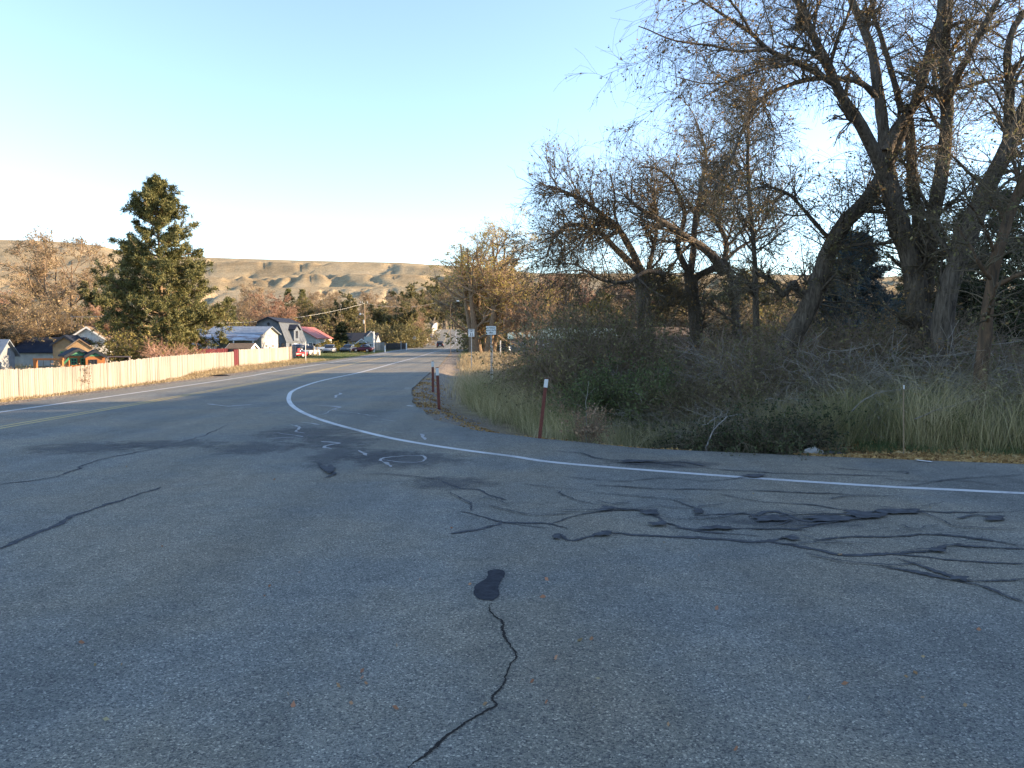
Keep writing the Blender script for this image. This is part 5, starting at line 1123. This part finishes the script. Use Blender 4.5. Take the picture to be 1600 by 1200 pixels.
# metal roofed long house with rusty porch roof
D = 104; x0 = at(316, 530, D)[0]; x1 = at(415, 530, D)[0]; cx = (x0 + x1) / 2; W_ = x1 - x0; zr = zat(510.5, D)
mh = gable_house('metal_roof_house', 'low house with pale metal roof and rust streaked porch behind the small brown roofed shed', 'house', (cx, D, -.2), 0, W_ * .86, 7.5, zat(523, D) + .3, zr + .2, M['cream_wall'], M['steel_roof'], None, 'x', .4, [('r', 1.5, 2.6, .8, 1.9), ('r', 4.4, 5.4, .8, 1.9)], [('f', -.5, .4, 1.9, M['trim_dark'])])
pr = MB(); zp = zat(522, D) + .2; zq = zat(531, D) + .1; pr.prism([(-2.7, zq), (-.05, zp), (-.05, zp + .1), (-2.7, zq + .1)], 'x', -W_ / 2 - .3, W_ / 2 * .92); pr.build('porch_roof', M['rusty_roof'], mh)
for q in (-.46, -.2, .1, .4): pp_ = MB(); pp_.box((q * W_ - .06, -2.6, -.2), (q * W_ + .06, -2.48, zq)); pp_.build('porch_post', M['trim_white'], mh)
sw = MB(); sw.box((-W_ / 2, -2.2, -.2), (-W_ * .22, -2.1, zq - .02)); sw.build('porch_wall', M['grey_wall'], mh)
# small shed with brown roof and white gable
D = 84; x0 = at(354, 530, D)[0]; x1 = at(390, 530, D)[0]
gable_house('garden_shed', 'small white shed with brown roof peeking over the pale fence', 'shed', ((x0 + x1) / 2 , D, -.1), 0, x1 - x0, 2.6, zat(544, D), zat(536.5, D), M['cream_wall'], M['brown_roof'], M['trim_white'], 'x', .15, [('r', .9, 1.6, .5, 1.0)])
gable_house('tan_roof_house', 'low house with tan and pale roof half hidden by the pine', 'house', gl(312, 122), .12, 9.0, 8, zat(524, 122) + .1, zat(511, 122), M['grey_wall'], M['tan_roof'], M['trim_white'], 'y', .4, [('f', -3, -1.8, .6, 1.7), ('f', 1.4, 2.6, .6, 1.7)])
gable_house('pale_roof_shed', 'low pale roofed shed between the pine trunk and the tan roofed house', 'shed', gl(282, 96), 0, 6.2, 4, zat(538, 96) + .2, zat(525, 96), M['grey_wall'], M['steel_roof'], None, 'x', .3, [('f', -1, 0, .5, 1.2)])
# red roofed house
D = 162; xr = at(464, 530, D)[0]
gable_house('red_roof_house', 'white house with bright red metal roof right of the gambrel house', 'house', (xr, D, -.3), 0, 8.4, 14, zat(527, D) + .2, zat(508.5, D), M['cream_wall'], M['red_roof'], M['red_roof'], 'y', .4, [('f', .8, 1.8, .8, 2.0), ('f', 2.6, 3.4, .8, 2.0), ('r', 2, 3.4, .8, 2.0), ('r', 7, 8.4, .8, 2)])
# cabins and playhouses at the left
D = 74; a = at(20, 530, D)[0]; b = at(106, 530, D)[0]
gable_house('long_dark_roof_building', 'long low building with dark blue roof behind the swing beam', 'building', ((a + b) / 2, D, -.2), 0, b - a, 5.5, zat(548, D) + .1, zat(525.5, D), M['cream_wall'], M['navy_roof'], None, 'x', .3, [('f', 1.2, 2.1, .3, .85)])
D = 64; gable_house('green_gable_cabin', 'cabin with a green gable and dark roof behind the playhouses', 'cabin', gl(101, D), .25, 1.9, 3.4, zat(535, D), zat(522.5, D), M['tan_wall'], M['navy_roof'], M['trim_dark'], 'y', .2, [('f', -.35, .35, .95, 1.5, M['trim_green'])])
D = 60; gable_house('orange_gable_cabin', 'tan cabin with orange sunlit gable and arched green window', 'cabin', gl(124, D), .55, 1.75, 3.2, zat(540, D), zat(527, D), M['tan_wall'], M['brown_roof'], None, 'y', .12, [('f', -.35, .3, .95, 1.5, M['trim_green'])])
def playhouse(label, u, D, W_, L_, vE, vR, rz, wins):
    t = gable_house('playhouse', label, 'playhouse', gl(u, D), rz, W_, L_, zat(vE, D), zat(vR, D), M['log_wall'], M['navy_roof'], M['trim_dark'], 'y', .14, wins)
    g_ = MB(); ze = zat(vE, D); zr = zat(vR, D); hw = W_ / 2; g_.prism([(-hw * .96, ze), (hw * .96, ze), (0, zr - .03)], 'y', -.03, -.003); g_.build('gable_panel', M['green_gable'], t)
    r_ = MB(); 
    for zz in (.55, .85): r_.box((-hw, -.62, zz), (hw, -.58, zz + .07))
    for k in range(7): x = -hw + W_ * k / 6; r_.box((x - .03, -.578, 0), (x + .03, -.54, .95))
    r_.build('porch_railing', M['log_wall'], t); return t
playhouse('orange brown playhouse with green gable and two green windows', 122, 50, 1.5, 1.9, 549.5, 539.5, .72, [('f', -.5, -.1, .95, 1.4, M['trim_green']), ('f', .1, .5, .95, 1.4, M['trim_green'])])
playhouse('smaller orange brown playhouse with pale green gable, right of the larger', 148, 50, 1.15, 1.3, 550.5, 542.5, .6, [('f', -.35, .1, .95, 1.3, M['trim_dark'])])
# swing frame with slide
D = 47; a = gl(54, D); t = thing('swing_frame', 'orange wooden swing beam and posts above the tan fence', 'swing set', a, 0); zb = zat(556, D); L_ = at(95, 530, D)[0] - a[0]
for x in (0, L_): mb = MB(); mb.box((x - .09, -.09, -.3), (x + .09, .09, zb)); mb.build('post', M['log_wall'], t)
mb = MB(); mb.box((-.12, -.07, zb + .003), (L_ + .12, .07, zb + .13)); mb.build('beam', M['log_wall'], t)
for x in (.5, .95): mb = MB(); mb.tube([(x, 0, zb), (x, .02, .7)], .012, 5); mb.build('rope', M['black'], t)
mb = MB(); mb.box((.45, -.12, .66), (1.0, .12, .7)); mb.build('seat', M['black'], t)
t = thing('slide', 'green plastic slide under the orange swing beam', 'slide', gl(70, D + .8), .5); mb = MB(); pts = [(0, 0, .0), (.25, 0, .15), (.8, 0, .8), (1.3, 0, 1.35)]
for i in range(3): (xa, _, za), (xb, _, zb_) = pts[i], pts[i + 1]; mb.prism([(xa, za), (xb, zb_), (xb, zb_ + .04), (xa, za + .04)], 'y', -.25, .25); mb.prism([(xa, za + .041), (xb, zb_ + .041), (xb, zb_ + .16), (xa, za + .16)], 'y', -.25, -.21); mb.prism([(xa, za + .041), (xb, zb_ + .041), (xb, zb_ + .16), (xa, za + .16)], 'y', .21, .25)
mb.build('chute', M['trim_green'], t); mb = MB(); mb.tube([(1.3, -.2, 0), (1.3, -.2, 1.34)], .03, 6); mb.tube([(1.3, .2, 0), (1.3, .2, 1.34)], .03, 6); mb.build('ladder', M['log_wall'], t)
# a-frame swing set, grey
D = 52; t = thing('play_frame', 'grey wooden a frame swing set left of the pinkish bush', 'swing set', gl(166, D), .1); zb = zat(552, D); L_ = 1.5
for x in (0, L_):
    for sy in (-.5, .5): mb = MB(); mb.tube([(x + (.25 if x else -.25), sy, -.1), (x, 0, zb)], .045, 6); mb.build('leg', M['fence_grey'], t)
mb = MB(); mb.tube([(-.15, 0, zb), (L_ + .15, 0, zb)], .05, 6); mb.build('beam', M['fence_grey'], t)
for x in (.5, .9): mb = MB(); mb.tube([(x, 0, zb), (x, .02, .6)], .014, 5); mb.build('rope', M['black'], t)
# white gable house and others at the far left
D = 78; xg = at(136, 530, D)[0]
gable_house('white_gable_house', 'house with a large bright white gable above the playhouses', 'house', (xg, D, -.2), .35, 4.2, 6, zat(531, D), zat(508.5, D), mat('white_stucco', (.74, .72, .68), .8), M['brown_roof'], M['trim_white'], 'y', .3, [('f', -2, -1, .4, 1.4)], chim=None)
gable_house('grey_house', 'grey roofed house cut by the left edge of the photo', 'house', gl(-33, 62), 0, 3.2, 2, zat(548, 62), zat(528, 62), M['grey_wall'], M['steel_roof'], None, 'x', .3, [('f', .3, 1.1, .4, 1.1)])
gable_house('small_white_shed', 'little white roofed shed right of the white gable', 'shed', gl(180, 80), .3, 2.6, 3, zat(536, 80), zat(526.5, 80), M['cream_wall'], mat('white_metal_roof', (.6, .6, .58), .5), None, 'x', .2, [('f', -.6, .3, .6, 1.3)])
gable_house('white_roadside_building', 'dark roofed building with a narrow bright white gable beside the highway', 'building', gl(568, 178), 0, 5.6, 7, zat(531, 178), zat(519, 178), M['grey_wall'], M['dark_roof'], None, 'x', .3, [('f', -2, -1, .7, 1.7)])
D = 172; gable_house('white_gable_shed', 'tall narrow white fronted shed next to the blank roadside board', 'shed', gl(580, D), .35, 2.2, 4, zat(524, D), zat(516.5, D), M['cream_wall'], M['dark_roof'], M['trim_white'], 'y', .15, [('f', -.4, .4, .9, 1.6)])
D = 160; t = gable_house('carport', 'small dark carport with a cream gable behind the maroon car', 'carport', gl(565, D), .1, 2.2, 3, zat(534, D), zat(528, D), M['trim_dark'], M['dark_roof'], M['trim_white'], 'y', .2)
mb = MB(); mb.prism([(-.9, zat(534, D)), (.9, zat(534, D)), (0, zat(529, D))], 'y', -.04, -.003); mb.build('gable_panel', M['cream_wall'], t)
gable_house('dark_cabin', 'dark low cabin behind the orange bush and the cypress', 'cabin', gl(552, 190), 0, 7, 5, zat(529, 190), zat(520, 190), M['brown_roof'], M['dark_roof'], None, 'x', .3, [('f', -2, -1, .7, 1.6)])
# barn right of the road
D = 122; a = at(797, 530, D)[0]; b = at(962, 530, D)[0]; 
barn = gable_house('barn', 'long grey barn with weathered green metal roof behind the golden grass', 'barn', ((a + b) / 2, D, -.1), 0, b - a, 8, zat(527.5, D), zat(512.5, D), M['blue_wall'], M['green_roof'], M['trim_white'], 'x', .35,
    [('f', -1.2, -.2, .9, 1.7), ('f', 3, 4, .9, 1.7)], [('f', -(b - a) / 2 + .6, -(b - a) / 2 + 2.0, 2.4, siding('grey_green_barn_door', (.16, .20, .19), 5, .1, True)), ('f', -3.4, -2.4, 1.95, M['trim_white']), ('f', 5.2, 8.0, 2.0, M['grey_wall'])])
for x in (-(b - a) / 2 + .1, -(b - a) / 2 + 2.2, -(b - a) / 2 + 3.1, .6): mb = MB(); mb.box((x - .07, -.05, 0), (x + .07, -.003, 2.3)); mb.build('corner_board', M['trim_white'], barn)
gable_house('pale_house', 'pale house wall glimpsed low through the willow trunks', 'house', gl(1055, 118), .2, 11, 7, zat(524, 118), zat(511, 118), mat('pale_lilac_wall', (.34, .29, .29), .8), M['brown_roof'], None, 'x', .3, [('f', -1, 0, .8, 1.7)])

# concrete wall on the climbing bend
pts = []
for y in np.linspace(262, 455, 26): x = left_edge(y) - .6; pts.append((x, y))
V = []; 
for i, (x, y) in enumerate(pts): z = float(rise(y)); h = 1.0 + 2.6 * sm(0, 10, i) ; V += [(x, y, z - 1), (x, y, z + h), (x - .5, y, z + h), (x - .5, y, z - 1)]
Q = [(4 * i + a, 4 * (i + 1) + a, 4 * (i + 1) + (a + 1) % 4, 4 * i + (a + 1) % 4) for i in range(25) for a in range(4)] + [(0, 1, 2, 3), (100, 101, 102, 103)]
setp(qmesh('retaining_wall', V, Q, M['concrete']), 'long sunlit pale concrete wall rising along the far road bend', 'wall')

# ------------------------------------------------------------------ signs, posts, poles
def text_mesh(s, size, parent, loc, m, name='lettering', rx=math.pi / 2):
    cu = bpy.data.curves.new(name, 'FONT'); cu.body = s; cu.size = size; cu.align_x = 'CENTER'; cu.align_y = 'CENTER'; cu.extrude = .002; cu.offset = size * .012
    o = bpy.data.objects.new(name, cu); C.objects.link(o); bpy.context.view_layer.update()
    me = bpy.data.meshes.new_from_object(o.evaluated_get(bpy.context.evaluated_depsgraph_get())); bpy.data.objects.remove(o)
    me.materials.clear(); me.materials.append(m); o = bpy.data.objects.new(name, me); C.objects.link(o); o.parent = parent; o.location = loc; o.rotation_euler = (rx, 0, 0); return o
def rounded(w_, h_, r, z0):
    out = []
    for cx, cz, a0 in ((w_ / 2 - r, z0 + r, -90), (w_ / 2 - r, z0 + h_ - r, 0), (-w_ / 2 + r, z0 + h_ - r, 90), (-w_ / 2 + r, z0 + r, 180)):
        for k in range(4): a = R(a0 + k * 30); out.append((cx + r * math.cos(a), cz + r * math.sin(a)))
    return out
def road_sign(name, label, u, vt, vb, D, wpx, lines, rz=0, face=M['sign_white'], border=True, dbl=0, lean=0):
    b = gl(u, D); t = thing(name, label, 'road sign', b, rz); z1 = zat(vt, D) - b[2]; z0 = zat(vb, D) - b[2]; w_ = wpx / F * D
    mb = MB(); mb.prism(rounded(w_, z1 - z0, .035, z0), 'y', -.004, 0); p = mb.build('panel', face, t)
    if border:
        bd = MB(); e = .02 * w_ / .6; q = .022 * w_ / .6
        for (a, c, d_, f_) in ((-w_ / 2 + e, z0 + e, w_ / 2 - e, z0 + e + q), (-w_ / 2 + e, z1 - e - q, w_ / 2 - e, z1 - e), (-w_ / 2 + e, z0 + e + q, -w_ / 2 + e + q, z1 - e - q), (w_ / 2 - e - q, z0 + e + q, w_ / 2 - e, z1 - e - q)): bd.box((a, -.008, c), (d_, -.0045, f_))
        bd.build('border', M['black'], p)
    for s, fz, sz in lines: text_mesh(s, sz * (z1 - z0), p, (0, -.006, z0 + (z1 - z0) * fz), M['black'])
    mb = MB(); mb.box((-.03, .003, -.6), (.03, .045, z1 - .04)); mb.build('pole', M['galv'], t)
    for zz in (z0 + .12 * (z1 - z0), z1 - .12 * (z1 - z0)): mb = MB(); mb.tube([(0, -.011, zz), (0, -.004, zz)], .012, 6); mb.build('bolt', M['galv'], t)
    return t
road_sign('speed_limit_sign', 'white speed limit 35 sign on a thin pole in the golden grass', 736.5, 514, 526.3, 62, 10, [('SPEED', .84, .22), ('LIMIT', .65, .22), ('35', .28, .56)], -.08)
road_sign('area_sign', 'larger white three line area sign on a tall pole right of the speed limit sign', 767.3, 509.5, 523, 34.5, 15.6, [('ENTERING', .78, .20), ('HEAVY DUTY', .5, .20), ('AREA', .22, .20)], -.05, border=False)
t = road_sign('road_sign', 'blank grey green back of a wide roadside board by the maroon car', 575.5, 526, 533.8, 140, 13, [], 0, mat('sign_back', (.30, .36, .36), .5, .2), False)
D = 205; b = gl(648, D); t = thing('warning_sign', 'diamond road sign seen from behind at the left of the far road', 'road sign', b, 0); zc = zat(528.3, D) - b[2]; r_ = .72
mb = MB(); mb.prism([(0, zc - r_), (r_, zc), (0, zc + r_), (-r_, zc)], 'y', -.01, 0); mb.build('panel', mat('sign_back_aluminium', (.55, .57, .58), .5, .2), t); mb = MB(); mb.box((-.06, -.07, -.5), (.06, -.012, zc + r_)); mb.build('pole', M['galv'], t)
D = 235; b = gl(674, D); t = thing('small_road_sign', 'small blue grey sign back right of the diamond sign', 'road sign', b, 0); zc = zat(525, D) - b[2]; mb = MB(); mb.prism(rounded(.8, 1.1, .08, zc - .5), 'y', -.01, 0); mb.build('panel', mat('blue_grey_sign', (.22, .27, .38), .5), t); mb = MB(); mb.box((-.05, .002, -.5), (.05, .08, zc)); mb.build('pole', M['galv'], t)
def marker(label, ub, vb, ut, vt, wpx, m=M['rust'], cap=.16, name='marker_post', grp='red steel marker posts along the curve'):
    b = P(ub, vb); D = b[1]; top = at(ut, vt, D); b[2] = gz(b[0], b[1]); d_ = Vector(tuple(top - b)); L_ = d_.length; t = thing(name, label, 'marker post', b, 0, grp); t.rotation_mode = 'QUATERNION'; t.rotation_quaternion = Vector((0, 0, 1)).rotation_difference(d_); w_ = wpx / F * D / 2
    prof = [(-w_, 0), (w_, 0), (w_, w_ * 1.1), (w_ * .35, w_ * 1.1), (w_ * .35, w_ * .35), (-w_ * .35, w_ * .35), (-w_ * .35, w_ * 1.1), (-w_, w_ * 1.1)]
    mb = MB(); mb.prism(prof, 'z', -.4, L_); mb.build('channel', m, t)
    mb = MB(); mb.box((-w_ * 1.12, -.014, L_ * (1 - cap) - .02 * L_), (w_ * 1.12, -.003, L_ * .985)); mb.build('reflector', M['reflector'], t); return t
marker('nearest rusty red marker post, leaning right, with white reflector', 843, 683, 854, 591, 5.4, cap=.13)
marker('middle rusty red marker post with white top at the gravel edge', 686, 634, 683, 574, 4.4, cap=.17)
marker('farthest rusty red marker post with white top, left of its neighbour', 676.5, 607, 676, 564, 3.6, cap=.17)
marker('thin tan stake with white tip in the grass below the largest elm', 1412.5, 703, 1412, 600, 1.7, M['post_wood'], .05, grp=None)
def stake(label, u, vb, vt, D, w_, m, name='stake', cat='stake', tip=None):
    b = gl(u, D); t = thing(name, label, cat, b, 0); h = zat(vt, D) - b[2]; mb = MB(); mb.tube([(0, 0, -.3), (.01, 0, h)], [w_, w_ * .8], 6); mb.build('pole', m, t)
    if tip: mb = MB(); mb.tube([(0.009, 0, h - tip), (.01, 0, h + .01)], w_ * 1.25, 6); mb.build('tip', M['galv'] if w_ < .03 else M['reflector'], t)
    return t
stake('bright white plastic stake just right of the tall area sign', 769.5, 0, 536, 33.6, .018, M['reflector'])
stake('thin grey stake in the golden grass right of the area sign', 793, 0, 556, 38, .012, M['galv'])
stake('thin pole in the golden grass before the barn wall', 841, 0, 530, 60, .03, M['galv'])
stake('white post beside the dark trailer left of the barn', 781.8, 0, 532, 90, .10, M['trim_white'])
stake('pale pole with bent top standing on the lawn verge by the parked cars', 477, 0, 534, 84, .05, M['trim_white'], 'verge_pole', 'pole', .5)
stake('low white bollard on the lawn left of the orange bush', 499, 0, 548, 118, .12, M['trim_white'], 'bollard', 'bollard')
stake('wooden post on the lawn between the parked cars', 489, 0, 543, 112, .09, M['post_wood'], 'lawn_post', 'post')
stake('taller wooden post on the lawn left of the white bollard', 495, 0, 542, 112, .09, M['post_wood'], 'lawn_post', 'post')
stake('white tipped wooden post right of the short brown fence', 601.2, 0, 534, 140, .09, M['post_wood'], 'lawn_post', 'post', .0)
stake('low white marker at the lawn end before the short brown fence', 601.3, 0, 540, 136, .12, M['trim_white'], 'bollard', 'bollard')
stake('grey post by the dark low fence', 626.5, 0, 533, 165, .1, M['galv'], 'lawn_post', 'post')
stake('short white post at the end of the dark low fence', 635, 0, 536, 165, .16, M['trim_white'], 'bollard', 'bollard')
stake('tall pale square post standing right of the blank roadside board', 584, 0, 518, 145, .19, M['trim_white'], 'gate_post', 'post')
stake('slim silver post at the left end of the barn', 1009, 0, 500, 60, .03, M['galv'])
# utility pole
D = 185; b = gl(570.5, D); t = thing('utility_pole', 'brown wooden utility pole with lamp and insulators at the left of the highway', 'utility pole', b, 0); h = zat(472, D) - b[2]
mb = MB(); mb.tube([(0, 0, -.5), (-.1, 0, h)], [.22, .15], 8); mb.build('pole', M['post_wood'], t)
mb = MB(); mb.box((-1.0, -.28, h - .35), (.8, -.17, h - .2)); mb.build('crossarm', M['post_wood'], t)
for x in (-.95, -.5, .7): mb = MB(); mb.tube([(x, -.22, h - .195), (x, -.22, h + .1)], .07, 6); mb.build('insulator', M['trim_white'], t)
mb = MB(); mb.tube([(-.1, -.2, h * .72), (-.5, -.4, h * .76), (-.9, -.5, h * .755)], .05, 6); arm = mb.build('lamp_arm', M['galv'], t); mb = MB(); mb.prism([(-1.3, h * .735), (-.85, h * .735), (-.85, h * .77), (-1.2, h * .77)], 'y', -.62, -.38); mb.build('lamp_head', M['sign_white'], arm)
mb = MB(); mb.tube([(-.28, -.25, h * .55), (-.28, -.25, h * .63)], .2, 8); mb.build('transformer', M['galv'], t)
# street lamp by the autumn tree
D = 120; b = gl(704, D); t = thing('street_lamp', 'slender street lamp with curved white arm in front of the big autumn tree', 'street lamp', b, 0); h = zat(470, D) - b[2]
mb = MB(); mb.tube([(0, 0, -.3), (0, 0, h * .86), (.15, 0, h * .95), (.6, 0, h), (1.1, 0, h * 1.005)], [.03, .028, .028, .028, .025], 7); mb.build('pole', M['post_wood'], t); mb = MB(); mb.prism([(1.0, h * .99), (1.5, h * .985), (1.4, h * 1.01), (1.0, h * 1.015)], 'y', -.1, .1); mb.build('lamp_head', M['sign_white'], t)
def wire(label, a, b, sag=.8, r=.018):
    p = [tuple(np.array(a) * (1 - t) + np.array(b) * t - np.array([0, 0, sag * 4 * t * (1 - t)])) for t in np.linspace(0, 1, 18)]; mb = MB(); mb.tube(p, r, 5); o = mb.build('overhead_wire', M['galv'], None); setp(o, label, 'wire')
wire('pale overhead wire running left of the pine across the brown trees', at(110, 494, 88), at(200, 486, 74), .3, .02)
wire('overhead wire running left from the utility pole', at(570, 474, 184.6), at(330, 505, 150), 1.2, .02)
wire('overhead wire running right from the utility pole over the far road', at(572, 474, 184.6), at(690, 470, 260), 1.5, .02)

# ------------------------------------------------------------------ vehicles
def vehicle(name, label, cat, loc, rz, body_c, L_=4.5, W_=1.8, Hh=1.45, kind='sedan', group=None):
    t = thing(name, label, cat, loc, rz, group); pm = mat(name + '_paint', body_c, .3, .1, .04, 2, 0, .5); l = L_ / 2; w_ = W_ / 2; zs = Hh * .60
    side = [(-l, .35), (-l + .08, .25), (l - .1, .25), (l, .38), (l - .02, zs * .78), (l - .35, zs * .9), (l - (1.25 if kind != 'pickup' else 1.5), zs), (-l + .15, zs * 1.0), (-l, zs * .8)]
    def loft(prof, ins, nm, m, par, y0=w_):
        mb = MB(); n = len(prof); i0 = 0; lay = [(-y0, ins), (-y0 + .12, 0), (y0 - .12, 0), (y0, ins)]; cz = sum(p[1] for p in prof) / n
        for y, s_ in lay: mb.v += [(x * (1 - s_ * .03), y, z - (z - cz) * s_ * .10) for x, z in prof]
        for j in range(3):
            for k in range(n): k2 = (k + 1) % n; mb.f.append((j * n + k, j * n + k2, (j + 1) * n + k2, (j + 1) * n + k)); mb.m.append(0)
        mb.f.append(tuple(range(n))[::-1]); mb.m.append(0); mb.f.append(tuple(range(3 * n, 4 * n))); mb.m.append(0); return mb.build(nm, m, par, True)
    body = loft(side, 1, 'body', pm, t)
    if kind == 'sedan': cab = [(l - 1.35, zs - .02), (l - 1.95, Hh - .03), (l - 2.3, Hh), (-l + 1.5, Hh), (-l + 1.15, Hh - .05), (-l + .45, zs - .02)]
    elif kind == 'suv': cab = [(l - 1.2, zs - .02), (l - 1.7, Hh - .04), (l - 2.0, Hh), (-l + .4, Hh), (-l + .22, Hh - .08), (-l + .08, zs - .02)]
    else: cab = [(l - 1.5, zs - .02), (l - 2.0, Hh - .03), (l - 2.2, Hh), (-l + 2.3, Hh), (-l + 2.15, Hh - .05), (-l + 2.05, zs - .02)]
    loft(cab, 1, 'glasshouse', M['glass'], t, w_ * .88); xs = [p[0] for p in cab]; mb = MB(); x0 = cab[3][0] + .06; x1 = cab[2][0] - .06; mb.prism([(x0, Hh + .002), (x1, Hh + .002), (x1 - .1, Hh + .035), (x0 + .1, Hh + .035)], 'y', -w_ * .80, w_ * .80); mb.build('roof_panel', pm, t)
    for sy in (-1, 1):
        for xp in ([x0 + .1, (x0 + x1) / 2] if kind != 'pickup' else [x0 + .05]): mb = MB(); y = sy * w_ * .885; a, b = sorted((y, y + sy * .012)); mb.box((xp - .05, a, zs), (xp + .05, b, Hh - .03)); mb.build('pillar', pm, t)
    for sx in (-1, 1):
        for sy in (-1, 1):
            y = sy * (w_ - .1); ty = MB(); ty.tube([(sx * (l - .85), y - .11 * sy, .33), (sx * (l - .85), y + .11 * sy, .33)], .33, 16); wh = ty.build('wheel', M['rubber'], t); rm = MB(); rm.tube([(sx * (l - .85), y + .11 * sy, .33), (sx * (l - .85), y + .125 * sy, .33)], .2, 10); rm.build('rim', M['chrome'], wh)
    for sy in (-1, 1):
        mb = MB(); a, b = sorted((sy * w_ * .62, sy * w_ * .93)); mb.box((l - .06, a, zs * .62), (l + .012, b, zs * .82)); mb.build('headlight', M['chrome'], t)
        mb = MB(); mb.box((-l - .012, a, zs * .62), (-l + .05, b, zs * .95)); mb.build('tail_light', mat('tail_light_red', (.35, .02, .02), .3), t)
    mb = MB(); mb.box((-l - .05, -w_ * .85, .3), (-l + .02, w_ * .85, .48)); mb.box((l - .02, -w_ * .85, .28), (l + .05, w_ * .85, .44)); mb.build('bumper', M['black'], t)
    mb = MB(); mb.box((-l - .02, -.25, .55), (-l - .005, .25, .68)); mb.build('licence_plate', M['sign_white'], t)
    return t
def vp(u, D, z=None): p = gl(u, D); return (p[0], D, p[2] if z is None else z)
vehicle('suv', 'dark suv driving away up the far highway', 'car', vp(688, 210, float(rise(210)) + .01), math.pi / 2 + .06, (.03, .028, .035), 4.6, 2.0, 1.75, 'suv')
vehicle('sedan', 'dark maroon sedan parked on the lawn beside the highway', 'car', vp(567, 140), R(172), (.11, .015, .025), 3.9, 1.7, 1.45)
vehicle('suv', 'white suv parked left of the pale verge pole', 'car', vp(466, 122), R(250), (.6, .6, .6), 4.3, 1.9, 1.8, 'suv')
vehicle('sedan', 'red car parked in front of the white suv', 'car', vp(459, 108), R(235), (.42, .03, .03), 3.6, 1.7, 1.3)
vehicle('pickup', 'white pickup truck parked right behind the pale verge pole', 'truck', vp(483, 116), R(265), (.66, .64, .6), 4.6, 1.9, 1.6, 'pickup')
vehicle('pickup', 'pale blue pickup parked before the red roofed house', 'truck', vp(491, 140), R(200), (.22, .27, .33), 4.0, 1.9, 1.7, 'pickup')
vehicle('sedan', 'grey windowed sedan parked left of the orange bush', 'car', vp(515, 134), R(275), (.32, .33, .34), 4.2, 1.8, 1.5)
vehicle('sedan', 'dark car parked in the shade right of the orange bush', 'car', vp(544, 142), R(260), (.07, .08, .09), 4.2, 1.8, 1.5)
# dark trailer and white barrel by the barn
t = thing('stock_trailer', 'dark open stock trailer left of the barn', 'trailer', vp(789, 112), 0); mb = MB(); mb.box((-.85, 0, .45), (.75, 3.6, 1.75)); mb.build('box', M['trim_dark'], t)
for x in (-.80, .70): mb = MB(); mb.tube([(x, .9, .33), (x + .14, .9, .33)], .33, 12); mb.build('wheel', M['rubber'], t)
mb = MB(); mb.prism([(-.9, 1.753), (.8, 1.753), (.65, 1.9), (-.75, 1.9)], 'y', -.05, 3.65); mb.build('roof', M['dark_roof'], t); mb = MB(); mb.box((-.78, -.03, .5), (-.68, -.003, 1.7)); mb.box((.58, -.03, .5), (.68, -.003, 1.7)); mb.build('door_frame', M['galv'], t)
t = thing('water_tank', 'small white tank with domed lid at the left corner of the barn', 'tank', vp(795, 108), 0); mb = MB(); mb.tube([(0, 0, 0), (0, 0, .7), (0, 0, .95), (0, 0, 1.05)], [.26, .26, .2, .1], 12); mb.build('tank_body', M['reflector'], t, True); mb = MB(); mb.tube([(0, 0, 1.052), (0, 0, 1.25), (0, 0, 1.3)], [.16, .16, .08], 10); mb.build('lid', M['trim_white'], t, True)
mb = MB(); mb.prism([(-.6, 0), (-.2, .06), (.3, .08), (.7, .03), (.7, -.02), (-.6, -.02)], 'y', -.1, .1); c = P(343, 586); o = mb.build('tyre_tread', M['rubber']); o.location = (c[0], c[1], gz(c[0], c[1]) + .03); o.rotation_euler = (0, 0, -.2); setp(o, 'dark strip of shed tyre tread lying on the left shoulder', 'tyre tread')

# prototypes that were never planted are removed
for o in list(C.objects):
    if o.parent is None and o.get('label') == o.name.split('.')[0] and o.type == 'EMPTY':
        for ch in list(o.children): bpy.data.objects.remove(ch)
        bpy.data.objects.remove(o)
for o in C.objects:
    for k in ('h',):
        if k in o: del o[k]
